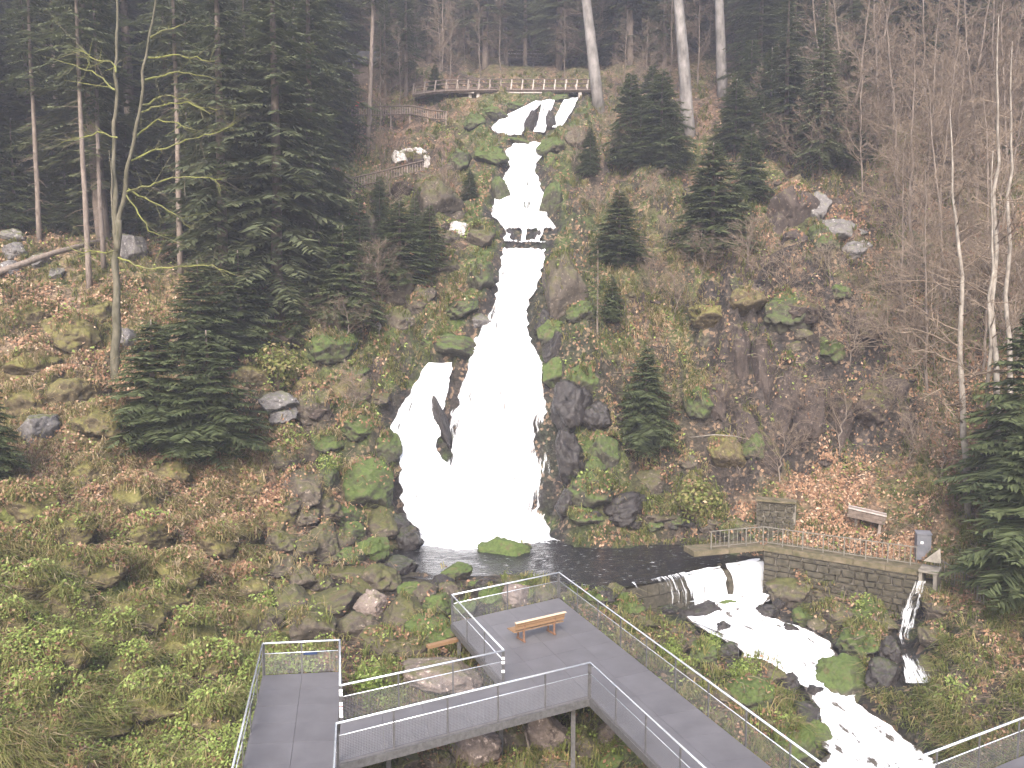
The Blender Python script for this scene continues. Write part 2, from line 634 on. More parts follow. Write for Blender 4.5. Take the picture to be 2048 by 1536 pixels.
# ------------------------------------------------------------------ the hillside: control points -> height field
CPX = [
    # pixel u, pixel v, distance (from the fall of the ground between the things that stand on it)
    (0, 1536, 20.5), (0, 1450, 22.5), (0, 1300, 26), (0, 1150, 31), (0, 1000, 36.5), (0, 900, 40), (0, 760, 45), (0, 640, 50), (0, 540, 56), (0, 450, 66), (0, 300, 78),
    (200, 1536, 22.5), (200, 1450, 24.5), (200, 1300, 28.5), (200, 1150, 33), (200, 1000, 38), (200, 850, 43.5), (200, 700, 49.5), (200, 560, 57), (200, 450, 66), (200, 300, 80),
    (400, 1450, 26), (400, 1300, 30.5), (400, 1150, 36), (400, 1000, 41.5), (400, 880, 46), (400, 700, 53), (400, 560, 60), (400, 450, 68), (400, 300, 82),
    (500, 1280, 32.5), (550, 1150, 38.5), (550, 1000, 43.5), (550, 900, 46.5), (550, 760, 51.5), (550, 600, 58.5), (600, 350, 76), (550, 200, 93),
    (650, 1200, 38), (650, 1080, 43.5), (650, 950, 47), (650, 800, 51), (650, 650, 56.5), (650, 500, 64.5), (690, 372, 73), (700, 300, 81), (700, 232, 87), (650, 150, 100),
    (850, 342, 75), (880, 235, 87), (800, 190, 94), (740, 780, 51.8), (700, 1000, 47.3), (790, 900, 49.2), (790, 1000, 48.4), (870, 720, 53.6), (900, 620, 57.8), (950, 500, 64), (850, 450, 67), (960, 400, 70), (980, 330, 75),
    (1000, 1085, 48), (1000, 900, 50.5), (1000, 700, 54.5), (1030, 600, 58), (1040, 490, 64), (1040, 430, 67), (1040, 330, 75), (1040, 290, 78.5), (1040, 270, 82), (1060, 200, 89), (1060, 186, 93),
    (1120, 1000, 49.0), (1180, 850, 51.3), (1150, 700, 54), (1130, 470, 65), (1085, 600, 58.2), (1250, 950, 49.3), (1290, 1030, 47.8), (1250, 780, 53), (1200, 620, 58), (1250, 500, 63.5), (1150, 380, 71), (1200, 300, 78), (1250, 245, 84), (1170, 208, 89), (960, 205, 90), (900, 265, 84),
    (1400, 1045, 46.6), (1450, 1000, 47.5), (1420, 900, 49.5), (1400, 800, 52), (1400, 700, 54.5), (1400, 600, 58), (1400, 500, 64), (1380, 400, 70), (1380, 272, 82), (1445, 190, 92),
    (1550, 980, 47.5), (1600, 900, 49), (1550, 800, 50.5), (1560, 700, 51.5), (1560, 620, 53), (1600, 560, 57), (1600, 500, 60), (1600, 400, 64), (1600, 330, 70), (1600, 250, 78),
    (1750, 950, 47), (1700, 850, 50), (1750, 700, 52.5), (1750, 600, 56), (1800, 520, 60), (1800, 400, 66), (1800, 250, 76),
    (1900, 1100, 40.8), (1900, 1000, 43), (1950, 900, 45.5), (1950, 750, 50), (1950, 600, 56), (1950, 450, 62), (1950, 300, 70),
    (2048, 1450, 29), (2048, 1300, 33), (2048, 1100, 38), (2048, 950, 41), (2048, 800, 46), (2048, 600, 53),
    (1700, 1060, 44.2), (1600, 1050, 45.0), (1800, 1080, 42.5),
    (300, 100, 100), (300, 0, 118), (700, 80, 112), (700, 0, 128), (1060, 118, 124), (1060, 60, 142), (1060, 0, 165), (1350, 100, 108), (1350, 0, 128), (1700, 120, 100), (1700, 0, 122), (2048, 150, 92), (0, 150, 96), (0, 0, 115), (2048, 0, 108),
]
CPZ = [  # pixel u, v and a known height
    (850, 1100, -1.6), (950, 1130, -1.5), (1100, 1090, -1.7), (1200, 1120, -1.6), (1300, 1080, -1.6), (1250, 1150, -1.4), (1350, 1110, -1.5), (1430, 1088, -1.5), (760, 1120, -1.1), (1000, 1060, -1.6),
    (700, 1130, -.7), (800, 1160, -.8), (900, 1165, -.75), (1000, 1172, -.8), (1130, 1190, -.9), (1230, 1195, -1.2), (700, 1280, -1.2), (800, 1240, -1.0), (870, 1290, -1.3), (780, 1350, -1.5), (880, 1360, -1.3), (950, 1350, -1.5),
    (1300, 1215, -2.7), (1400, 1230, -2.9), (1330, 1290, -2.2), (1420, 1340, -2.4), (1300, 1330, -2.2), (1500, 1400, -2.6), (1560, 1480, -2.9), (1600, 1536, -3.2),
    (1450, 1200, -2.9), (1500, 1280, -3.5), (1600, 1340, -4.0), (1670, 1410, -4.6), (1720, 1480, -5.1), (1760, 1560, -5.4), (1800, 1640, -5.7),
    (1620, 1220, -2.2), (1700, 1240, -2.4), (1750, 1300, -2.7), (1700, 1340, -3.2), (1820, 1330, -2.9), (1780, 1400, -3.6), (1850, 1450, -3.6), (1900, 1350, -2.0), (1900, 1250, -.9), (1950, 1500, -3.6), (1840, 1220, -1.8), (1800, 1200, -2.2), (1880, 1180, -.4),
    (1000, 1480, -2.6), (1120, 1450, -2.7), (800, 1530, -2.2), (1230, 1480, -2.9), (1050, 1536, -2.8), (560, 1440, -.55), (620, 1340, -.6), (560, 1340, -.55), (600, 1536, -.7), (480, 1536, -.7),
]
CW = [(-14, 8, .3), (0, 8, -4), (14, 8, -6), (30, 10, -3), (-30, 10, 6), (-40, 25, 12), (35, 25, 4),
      (-75, 40, 34), (-75, 80, 52), (-80, 130, 82), (-80, 200, 120), (70, 40, 30), (75, 80, 52), (80, 130, 82), (80, 200, 125),
      (0, 200, 92), (0, 260, 135), (0, 335, 190), (-60, 335, 200), (60, 335, 200), (-180, 100, 120), (-180, 335, 240), (180, 100, 125), (180, 335, 240), (-180, 8, 80), (180, 8, 60), (-100, 20, 42), (100, 20, 36)]
C = np.array([at_depth(*c) for c in CPX] + [at_z(*c) for c in CPZ] + [np.array(c, float) for c in CW])


def rbf_fit(C):
    n = len(C)
    d = np.hypot(C[:, None, 0] - C[None, :, 0], C[:, None, 1] - C[None, :, 1])
    A = np.zeros((n + 3, n + 3))
    A[:n, :n] = -d + np.eye(n) * .15
    A[:n, n] = 1
    A[:n, n + 1:] = C[:, :2] / 50
    A[n:, :n] = A[:n, n:].T
    b = np.zeros(n + 3)
    b[:n] = C[:, 2]
    return np.linalg.solve(A, b)


wrbf = rbf_fit(C)


def rbf(x, y):
    o = wrbf[len(C)] + wrbf[len(C) + 1] * x / 50 + wrbf[len(C) + 2] * y / 50
    for k in range(len(C)):
        o = o - wrbf[k] * np.hypot(x - C[k, 0], y - C[k, 1])
    return o


def axis(segs):
    a = []
    for lo, hi, st in segs:
        a += list(np.arange(lo, hi - 1e-6, st))
    a.append(segs[-1][1])
    return np.array(a)


GX = axis([(-190, -90, 5), (-90, -45, 1.5), (-45, -30, .6), (-30, 32, .27), (32, 48, .6), (48, 90, 1.5), (90, 190, 5)])
GY = axis([(8, 18, .6), (18, 60, .27), (60, 72, .35), (72, 100, .5), (100, 150, 1.2), (150, 340, 4)])
XX, YY = np.meshgrid(GX, GY)
ZB = rbf(XX, YY)
for _ in range(2):            # round the creases of the fit
    Zp = np.pad(ZB, 1, mode='edge')
    ZB = (Zp[1:-1, 1:-1] * 4 + Zp[:-2, 1:-1] + Zp[2:, 1:-1] + Zp[1:-1, :-2] + Zp[1:-1, 2:]) / 8


def sample(Z, x, y):
    x = np.asarray(x, float)
    y = np.asarray(y, float)
    i = np.clip(np.searchsorted(GX, x) - 1, 0, len(GX) - 2)
    j = np.clip(np.searchsorted(GY, y) - 1, 0, len(GY) - 2)
    a = np.clip((x - GX[i]) / (GX[i + 1] - GX[i]), 0, 1)
    b = np.clip((y - GY[j]) / (GY[j + 1] - GY[j]), 0, 1)
    return (Z[j, i] * (1 - a) + Z[j, i + 1] * a) * (1 - b) + (Z[j + 1, i] * (1 - a) + Z[j + 1, i + 1] * a) * b


def hit(Z, u, v, dmin=14.0, dmax=320.0):
    """where the ray of a pixel meets the ground"""
    u = np.atleast_1d(np.asarray(u, float))
    v = np.atleast_1d(np.asarray(v, float))
    x = (u - 1024) / F
    y = -(v - 768) / F
    dy = cp + y * sp
    kx = x / dy
    kz = (-sp + y * cp) / dy
    D = np.full(u.shape, np.nan)
    prev = np.full(u.shape, dmin)
    done = np.zeros(u.shape, bool)
    d = dmin
    while d < dmax:
        st = .25 if d < 100 else 1.0
        d += st
        below = (CAMH + kz * d) < sample(Z, kx * d, np.full(u.shape, d))
        new = below & ~done
        if new.any():
            lo = np.full(new.sum(), d - st)
            hi = np.full(new.sum(), d)
            for _ in range(8):
                m = (lo + hi) / 2
                bl = (CAMH + kz[new] * m) < sample(Z, kx[new] * m, m)
                hi = np.where(bl, m, hi)
                lo = np.where(bl, lo, m)
            D[new] = hi
            done |= new
            if done.all(): break
    D = np.where(np.isnan(D), dmax, D)
    return np.stack([kx * D, D, CAMH + kz * D], -1)


# ------------------------------------------------------------------ the courses of the water
def rows_fill(rows, step):
    """rows (v, uL, uR [,z]) -> densely interpolated rows"""
    r = np.array(rows, float)
    v = np.concatenate([np.linspace(r[i, 0], r[i + 1, 0], max(2, int(abs(r[i + 1, 0] - r[i, 0]) / step)) , endpoint=False) for i in range(len(r) - 1)] + [[r[-1, 0]]])
    o = [v]
    s = np.sign(r[-1, 0] - r[0, 0])
    for k in range(1, r.shape[1]): o.append(np.interp(v * s, r[:, 0] * s, r[:, k]))
    return np.stack(o, -1)


FALLS = {
    'main': [(284, 1046, 1080), (300, 1014, 1080), (322, 1016, 1078), (336, 1030, 1063), (350, 1014, 1070), (390, 996, 1085), (430, 980, 1088), (452, 1008, 1104), (464, 1012, 1108), (478, 1016, 1092), (492, 1014, 1088), (512, 1006, 1085), (560, 1000, 1076), (606, 994, 1052), (645, 974, 1050), (690, 954, 1066), (730, 934, 1086), (800, 914, 1093), (850, 898, 1097), (900, 880, 1107), (950, 868, 1114), (1000, 855, 1104), (1040, 838, 1100), (1088, 836, 1112)],
    'left': [(724, 864, 898), (740, 850, 897), (762, 838, 893), (820, 800, 881), (858, 782, 873), (900, 800, 866), (940, 802, 905), (1000, 803, 930), (1040, 812, 960), (1074, 845, 960)],
    'upper_a': [(202, 1080, 1090), (212, 1058, 1078), (226, 1024, 1064), (248, 992, 1052), (264, 975, 1046), (276, 1010, 1038)],
    'upper_b': [(200, 1088, 1108), (215, 1084, 1104), (235, 1080, 1096), (255, 1074, 1091), (270, 1068, 1086)],
    'upper_c': [(196, 1132, 1156), (210, 1126, 1150), (228, 1117, 1140), (248, 1110, 1128), (262, 1104, 1118)],
}
# plain courses on the smooth hillside; the bed is cut below them afterwards
WATER = {}
ROWV = {}
for k, rows in FALLS.items():
    rr = rows_fill(rows, 5)
    pad = 7 if k in ('main', 'left') else 3
    rr[:, 1] -= pad
    rr[:, 2] += pad
    n = 30 if k == 'main' else 18
    t = np.linspace(0, 1, n)
    U = rr[:, 1:2] + (rr[:, 2:3] - rr[:, 1:2]) * t
    Vv = np.repeat(rr[:, :1], n, 1)
    P = hit(ZB, U.ravel(), Vv.ravel()).reshape(len(rr), n, 3)
    for _ in range(3):        # smooth along the flow
        Pp = np.pad(P, ((1, 1), (0, 0), (0, 0)), mode='edge')
        P = (Pp[:-2] + 2 * P + Pp[2:]) / 4
    WATER[k] = P
    ROWV[k] = rr[:, 0]
STREAM = [(1192, 1445, 1536, -2.3), (1215, 1440, 1512, -2.5), (1232, 1425, 1515, -2.65), (1250, 1405, 1560, -2.85), (1270, 1440, 1612, -3.0), (1292, 1475, 1655, -3.2), (1320, 1492, 1665, -3.4), (1350, 1572, 1682, -3.65), (1380, 1622, 1692, -3.95), (1410, 1642, 1696, -4.25), (1440, 1652, 1745, -4.45), (1480, 1662, 1796, -4.65), (1536, 1655, 1856, -4.85), (1640, 1640, 1950, -5.2), (1800, 1600, 2080, -5.6)]
rr = rows_fill(STREAM, 6)
rr[:, 1] -= 12
rr[:, 2] += 14
rr[:, 3] += .1
n = 24
t = np.linspace(0, 1, n)
P = np.array([[at_z(a[1] + (a[2] - a[1]) * q, a[0], a[3]) for q in t] for a in rr])
WATER['stream'] = P
BRANCH = [(1236, 1380, 1420, -2.8), (1252, 1395, 1460, -2.95), (1275, 1432, 1500, -3.1), (1292, 1462, 1515, -3.2)]
rr = rows_fill(BRANCH, 5)
rr[:, 1] -= 10
rr[:, 2] += 8
rr[:, 3] += .12
WATER['branch'] = np.array([[at_z(a[1] + (a[2] - a[1]) * q, a[0], a[3]) for q in np.linspace(0, 1, 10)] for a in rr])
SIDE = [(1158, 1826, 1842, -.15), (1185, 1818, 1836, -.8), (1220, 1806, 1830, -1.5), (1260, 1794, 1820, -2.1), (1276, 1795, 1815, -2.3), (1296, 1803, 1814, -2.4), (1312, 1802, 1824, -2.55), (1332, 1806, 1836, -2.7), (1352, 1808, 1848, -2.9), (1376, 1814, 1866, -3.1)]
rr = rows_fill(SIDE, 4)
rr[:, 1] -= 4
rr[:, 2] += 4
WATER['side'] = np.array([[at_z(a[1] + (a[2] - a[1]) * q, a[0], a[3]) for q in np.linspace(0, 1, 9)] for a in rr])

# decks on plan (from their handrails, 1.1 m above the deck)
RH = 1.1
PX = dict(A=(465, 1536), B=(525, 1287), C=(680, 1280), D=(680, 1371), E=(1008, 1301), F=(903, 1190), G=(1118, 1145), L=(1655, 1536), H=(672, 1447), I=(1180, 1325), J=(1410, 1536), M=(1850, 1510), N=(2048, 1435))
DK = {k: at_z(*v, RH)[:2] for k, v in PX.items()}


def isect(p, d, q, e):
    A = np.array([d, -e]).T
    s = np.linalg.solve(A, q - p)
    return p + d * s[0]


def along(p, q, y):
    """point on line p-q at depth y"""
    return p + (q - p) * ((y - p[1]) / (q[1] - p[1]))


dL = (DK['A'] - DK['B']) / np.linalg.norm(DK['A'] - DK['B'])       # left platform, towards the camera
dW = (DK['E'] - DK['D']) / np.linalg.norm(DK['E'] - DK['D'])       # walkway
dN = (DK['L'] - DK['G']) / np.linalg.norm(DK['L'] - DK['G'])       # lane, towards the camera
YN = 14.0
Wp = isect(DK['D'], dW, DK['I'], DK['J'] - DK['I'])
X1 = isect(DK['D'], dW, DK['G'], dN)
DECKS = {
    'left': [along(DK['B'], DK['A'], YN), along(DK['C'], DK['H'], YN), DK['C'], DK['B']],
    'walk': [DK['H'], DK['I'], Wp, DK['D']],
    'far': [DK['E'], X1, DK['G'], DK['F']],
    'lane': [along(DK['I'], DK['J'], YN), along(DK['G'], DK['L'], YN), X1, Wp],
}
dM = (DK['N'] - DK['M']) / np.linalg.norm(DK['N'] - DK['M'])
nM = np.array([dM[1], -dM[0]])
M0 = DK['M'] - dM * 3.0
M1 = DK['N'] + dM * 5.0
DECKS['other'] = [M0 + nM * 2.4, M1 + nM * 2.4, M1, M0]


def in_quad(q, x, y, pad=0.0):
    q = np.array(q)
    c = q.mean(0)
    ok = np.ones(np.shape(x), bool)
    ar = sum(q[i][0] * q[(i + 1) % 4][1] - q[(i + 1) % 4][0] * q[i][1] for i in range(4))
    s = 1 if ar > 0 else -1
    for i in range(4):
        a, b = q[i], q[(i + 1) % 4]
        e = (b - a) / np.linalg.norm(b - a)
        ok &= s * (e[0] * (y - a[1]) - e[1] * (x - a[0])) > -pad
    return ok


# relief on top of the fitted slope
slope = np.hypot(*np.gradient(ZB, GY, GX))
near = sstep(130, 60, YY)
bil = 1 - np.abs(2 * vn([XX / 2.3, YY / 2.0], 3) - 1)
bil2 = 1 - np.abs(2 * vn([XX / .95 + 7, YY / .8], 5) - 1)
rel = (fbm([XX / 9, YY / 9], 3, 11) - .5) * 2.2 + (bil - .5) * 1.0 + (bil2 - .5) * .42 + (fbm([XX / 1.0, YY / 1.0], 3, 21) - .5) * .35
flank = np.maximum(sstep(3, 5, XX) * sstep(34, 28, XX), sstep(-4, -6, XX) * sstep(-24, -18, XX)) * sstep(46.5, 49, YY) * sstep(86, 76, YY)
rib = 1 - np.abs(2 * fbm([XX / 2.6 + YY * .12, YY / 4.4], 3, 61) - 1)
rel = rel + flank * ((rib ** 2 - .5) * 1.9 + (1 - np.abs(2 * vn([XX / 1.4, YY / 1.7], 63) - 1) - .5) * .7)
cliffm = sstep(10.5, 13, XX) * sstep(25, 21.5, XX) * sstep(47.4, 48.6, YY) * sstep(57, 54.5, YY)
rel = rel + cliffm * ((np.abs(2 * fbm([XX / 1.2 + YY * .3, YY / 6.0], 4, 31) - 1)) * 5.0 - 1.2 + (fbm([XX / .6, YY / 1.6], 3, 33) - .5) * 1.6)
far_rel = (fbm([XX / 25, YY / 25], 4, 13) - .5) * 9 * sstep(95, 150, YY)
flat = np.ones_like(XX)
for q in DECKS.values(): flat = np.where(in_quad(q, XX, YY, .6), 0.15, flat)
flat = np.where((YY < 46) & (XX > -7) & (XX < 20), np.minimum(flat, .45), flat)
ZT = ZB + rel * flat * np.where(YY < 40, .8, 1) + far_rel
bank = sstep(-8.5, -11, XX) * sstep(60, 52, YY) * np.where(flat < .5, 0, 1)
ZT = ZT + bank * ((1 - np.abs(2 * vn([XX / 1.5 + 3, YY / 1.7], 65) - 1)) ** 1.5 - .45) * .75

ZT = ZT + 2.6 * np.exp(-((XX - 17) / 5.5) ** 2) * sstep(49.2, 51.4, YY) * sstep(61, 55, YY)      # the cliff bulges out

# pool basin and water courses cut into the ground
POOLZ = -.9
kd_pts = []
for k, P in WATER.items():
    q = P.reshape(-1, 3)
    kd_pts.append(q)
kd_pts = np.concatenate(kd_pts)
kd = kdtree.KDTree(len(kd_pts))
for i, q in enumerate(kd_pts): kd.insert((q[0], q[1], 0), i)
kd.balance()
box = (XX > -14) & (XX < 22) & (YY > 14) & (YY < 98)
WD = np.full(XX.shape, 99.)      # distance to running water on plan
for j, i in zip(*np.nonzero(box)):
    co, ix, ds = kd.find((XX[j, i], YY[j, i], 0))
    WD[j, i] = ds
    if ds < .7:
        zc = kd_pts[ix][2] - .30 + max(0, ds - .15) * 2.2
        if ZT[j, i] > zc: ZT[j, i] = zc
for q in DECKS.values():
    m = in_quad(q, XX, YY, .15)
    ZT = np.where(m, np.minimum(ZT, -.42), ZT)
WEIR_A = at_z(1258, 1174, POOLZ)
WEIR_B = at_z(1534, 1119, POOLZ)
LEDGE = [at_z(1388, 1103, .28), at_z(1527, 1091, .28), at_z(1838, 1140, .28)]
# ground in front of the weir and of the wall below the ledge drops away
for (a, b, zt) in ((WEIR_A, WEIR_B, -2.6), (LEDGE[1], LEDGE[2], -2.2)):
    d = (b - a)[:2]
    Ln = np.linalg.norm(d)
    d = d / Ln
    nn = np.array([d[1], -d[0]])
    s_ = (XX - a[0]) * d[0] + (YY - a[1]) * d[1]
    n_ = (XX - a[0]) * nn[0] + (YY - a[1]) * nn[1]
    m = (s_ > 0) & (s_ < Ln) & (n_ > -.1) & (n_ < 2.2)
    ZT = np.where(m, np.minimum(ZT, zt + .1 * rel), ZT)

# colours of the ground
N1 = fbm([XX / 4, YY / 4], 4, 41)
N2 = fbm([XX / 1.2, YY / 1.2], 4, 43)
N3 = fbm([XX / .5, YY / .5], 3, 45)
c_soil = np.array([.050, .037, .027])
c_leaf = np.array([.115, .075, .050])
c_moss = np.array([.045, .062, .016])
c_olive = np.array([.068, .066, .024])
c_grass = np.array([.115, .135, .036])
c_tan = np.array([.155, .12, .066])
c_wet = np.array([.022, .020, .019])
c_rock = np.array([.07, .058, .052])


def lerp(a, b, t):
    return a + (b - a) * t[..., None]


CC = lerp(c_soil, c_olive, sstep(.42, .58, N1))
CC = lerp(CC, c_leaf, sstep(.5, .62, N2) * .8)
leafz = np.maximum(sstep(-13, -17, XX) * sstep(33, 38, YY) * sstep(60, 52, YY), sstep(12, 15, XX) * sstep(40.5, 43, YY) * sstep(50, 47, YY))
leafz = np.maximum(leafz, sstep(14, 18, XX) * sstep(52, 54, YY) * sstep(62, 58, YY))
CC = lerp(CC, c_leaf, leafz * sstep(.38, .52, N2) * .9)
gz = sstep(-6.5, -8.5, XX) * sstep(38, 31, YY)
gz2 = sstep(-7, -9, XX) * sstep(44, 36, YY)
CC = lerp(CC, c_olive, gz2 * .8)
CC = lerp(CC, c_tan, gz2 * (1 - gz) * sstep(.46, .6, N2) * .7)
CC = lerp(CC, c_grass, gz * sstep(.36, .5, N1 * .5 + N2 * .5))
tanz = sstep(5, 8, XX) * sstep(15, 11, XX) * sstep(49, 52, YY) * sstep(72, 64, YY)
CC = lerp(CC, c_tan * .65, tanz * sstep(.45, .6, N2) * .8)
CC = lerp(CC, c_moss, sstep(6.0, 1.2, WD) * sstep(.36, .5, N2) * np.where(YY > 47.5, 1, .4))
CC = lerp(CC, np.array([.028, .023, .018]), flank * sstep(.62, .40, rib) * .75)  # shade of the hollows between the ribs painted into the colour
CC = lerp(CC, c_moss, flank * sstep(.45, .55, N1) * sstep(.45, .6, rib) * .55)
leafl = sstep(-12, -16, XX) * sstep(34, 39, YY) * sstep(62, 55, YY)
CC = lerp(CC, np.array([.20, .15, .10]), leafl * sstep(.40, .55, N2) * .7)
CC = lerp(CC, np.array([.12, .115, .034]), leafl * sstep(.56, .44, N1) * .6)
CC = lerp(CC, c_rock * .8, cliffm * sstep(.32, .42, N3))
CC = lerp(CC, c_wet, cliffm * sstep(.38, .50, N2))
shore = sstep(-7, -5, XX) * sstep(21, 17, XX) * sstep(27, 33, YY) * sstep(48.5, 46.5, YY) * sstep(1.6, .3, ZT)
CC = lerp(CC, np.array([.030, .026, .021]), shore * .85)
CC = lerp(CC, c_moss * .8, shore * sstep(.5, .6, N2) * .8)
CC = lerp(CC, c_wet, sstep(.95, .25, WD) * sstep(.30, .45, N3))
CC = lerp(CC, c_wet, sstep(-.75, -1.1, ZT) * sstep(39, 41, YY) * sstep(52, 49, YY))
steep = np.hypot(*np.gradient(ZT, GY, GX))
rockf = sstep(1.5, 2.3, steep) * sstep(45, 47, YY) * sstep(90, 80, YY)
CC = lerp(CC, np.array([.034, .027, .023]), rockf * .85)
darkr = sstep(4.2, 1.6, WD) * sstep(0, 2, XX) * sstep(47.3, 48, YY) * sstep(72, 64, YY)
CC = lerp(CC, np.array([.022, .024, .014]), darkr * sstep(.62, .45, N2) * .85)
ny, nx = XX.shape
idx = np.arange(ny * nx).reshape(ny, nx)
quads = np.stack([idx[:-1, :-1], idx[:-1, 1:], idx[1:, 1:], idx[1:, :-1]], -1).reshape(-1, 4)
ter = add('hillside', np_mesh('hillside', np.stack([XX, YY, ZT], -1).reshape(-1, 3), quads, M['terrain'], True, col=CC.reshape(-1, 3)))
tag(ter, kind='structure')


def ground(x, y):
    return sample(ZT, x, y)


def onpix(u, v):
    return hit(ZT, u, v)[0]


def normal_at(x, y, e=.35):
    gx = (ground(x + e, y) - ground(x - e, y)) / (2 * e)
    gy = (ground(x, y + e) - ground(x, y - e)) / (2 * e)
    n = np.stack([-gx, -gy, np.ones_like(gx)], -1)
    return n / np.linalg.norm(n, axis=-1, keepdims=True)


# ------------------------------------------------------------------ water
def sheet(P, name, mat, off=.12, wob=.12, seed=1, edge_w=.12, edge_gain=.5, thin=None, parent=None):
    """ribbon of water over P (rows along the flow, columns across), lifted off the bed"""
    a, b = P.shape[:2]
    du = np.gradient(P, axis=1)
    dv = np.gradient(P, axis=0)
    nn = np.cross(du, dv)
    nn /= np.linalg.norm(nn, axis=2, keepdims=True) + 1e-9
    nn = np.where((nn[..., 1:2] - nn[..., 2:3] * .4) > 0, -nn, nn)
    L = np.cumsum(np.r_[0, np.linalg.norm(np.diff(P.mean(1), axis=0), axis=1)])
    wid = np.linalg.norm(P[:, -1] - P[:, 0], axis=1)
    tt = np.linspace(0, 1, b)[None] - .5
    ux = tt * wid[:, None]
    vy = np.repeat(L[:, None], b, 1)
    ns = fbm([ux * 2.2 + seed * 9, vy * .55], 3, seed) - .5
    # ragged rim: shift the outer columns
    rim = (np.abs(tt) * 2) ** 3 * np.sign(tt)
    jag = (fbm([vy * 1.7 + seed, np.sign(tt) * 5 + vy * 0], 4, seed + 3, .65) - .5) * 1.9
    Q = P + nn * (off + ns * wob * 2)[..., None]
    dirx = du / (np.linalg.norm(du, axis=2, keepdims=True) + 1e-9)
    Q = Q + dirx * (rim * jag * np.minimum(.45, wid[:, None] * .12))[..., None]
    e = 1 - np.abs(tt) * 2
    edge = -edge_gain * (1 - np.clip(e / edge_w, 0, 1)) + .0 * ux
    if thin is not None: edge = edge - thin(ux / (wid[:, None] + 1e-6), vy / L[-1])
    uv = np.stack([ux + seed * 3.7, vy], -1).reshape(-1, 2)
    ii = np.arange(a * b).reshape(a, b)
    q4 = np.stack([ii[:-1, :-1], ii[:-1, 1:], ii[1:, 1:], ii[1:, :-1]], -1).reshape(-1, 4)
    return add(name, np_mesh(name, Q.reshape(-1, 3), q4, mat, True, uv=uv, attr={'edge': edge.ravel()}), parent)


def main_thin(x, y):
    # rock shows through between the strands low at the rims and in the step under the upper ledge
    v = np.repeat(ROWV['main'][:, None], x.shape[1], 1)
    a = .32 * sstep(.22, .46, x) * sstep(800, 880, v) * sstep(1050, 1000, v)
    b = .6 * sstep(456, 462, v) * sstep(484, 478, v) * (np.abs(np.sin(x * 10 + .8)) > .5) * sstep(.47, .40, np.abs(x))
    b2 = .5 * sstep(484, 488, v) * sstep(500, 496, v)
    c = .26 * sstep(-.28, -.46, x) * sstep(820, 870, v) * sstep(985, 940, v)
    d = .05 * np.exp(-((x - .06) / .05) ** 2) * sstep(740, 770, v) * sstep(840, 800, v)
    return a + b + b2 + c + d


wf = empty('waterfall', tuple(WATER['main'][-1].mean(0)))
inv = np.array(wf.location)


def water_part(k, name, mat, **kw):
    o = sheet(WATER[k] - inv, name, mat, parent=wf, **kw)
    return o


water_part('main', 'main_cascade', M['falls'], seed=1, thin=main_thin)
water_part('left', 'side_cascade', M['falls'], seed=4, edge_w=.12)
water_part('upper_a', 'upper_cascade', M['falls'], seed=6, off=.18, edge_gain=.5)
water_part('upper_b', 'upper_cascade', M['falls'], seed=7, off=.18, edge_gain=.5)
water_part('upper_c', 'upper_cascade', M['falls'], seed=8, off=.18, edge_gain=.5)
tag(wf, 'tall white waterfall cascading down mossy rocks into a dark pool', 'waterfall')

foam_pts = [(at_z(u, v, POOLZ)[0], at_z(u, v, POOLZ)[1], r) for u, v, r in ((870, 1072, 2.5), (930, 1078, 2.6), (1000, 1074, 2.8), (1060, 1066, 2.6), (1110, 1056, 2.1), (900, 1050, 2.4), (1000, 1050, 2.6))]
M['pool'] = pool_material('dark_pool_water', foam_pts)
pp = [(690, 1128), (720, 1040), (830, 1000), (1130, 1000), (1300, 1020), (1440, 1055), (1536, 1085)]
pts = [at_z(u, v, POOLZ) for u, v in pp] + [WEIR_B, WEIR_A] + [at_z(u, v, POOLZ) for u, v in ((1180, 1190), (1050, 1172), (900, 1168), (760, 1146))]
cx = np.mean(pts, 0)
gridn = 26
V = []
for r_ in np.linspace(0, 1, gridn):
    for q0, q1 in zip(pts, pts[1:] + pts[:1]):
        for s_ in np.linspace(0, 1, 10, endpoint=False):
            q = cx + ((q0 + (q1 - q0) * s_) - cx) * r_
            V.append(q)
V = np.array(V)
V[:, 2] += (fbm([V[:, 0] * 1.3, V[:, 1] * 2.0], 3, 51) - .5) * .12
m_ = len(pts) * 10
ii = np.arange(gridn * m_).reshape(gridn, m_)
q4 = np.stack([ii[:-1], np.roll(ii, -1, 1)[:-1], np.roll(ii, -1, 1)[1:], ii[1:]], -1).reshape(-1, 4)
pool = add('pool_water', np_mesh('pool_water', V, q4, M['pool'], True))
tag(pool, kind='structure')

st = sheet(WATER['stream'], 'stream_water', M['stream'], off=.10, wob=.16, seed=12, edge_gain=.2, edge_w=.12)
tag(st, kind='structure')
st = sheet(WATER['branch'], 'stream_water', M['stream'], off=.10, wob=.14, seed=14, edge_gain=.3, edge_w=.2)
tag(st, kind='structure')
sd = sheet(WATER['side'], 'chute_waterfall', M['falls_thin'], off=.26, wob=.1, seed=16, edge_gain=.12, edge_w=.2)
tag(sd, 'thin veil of water falling from the concrete chute at the stone wall', 'waterfall')


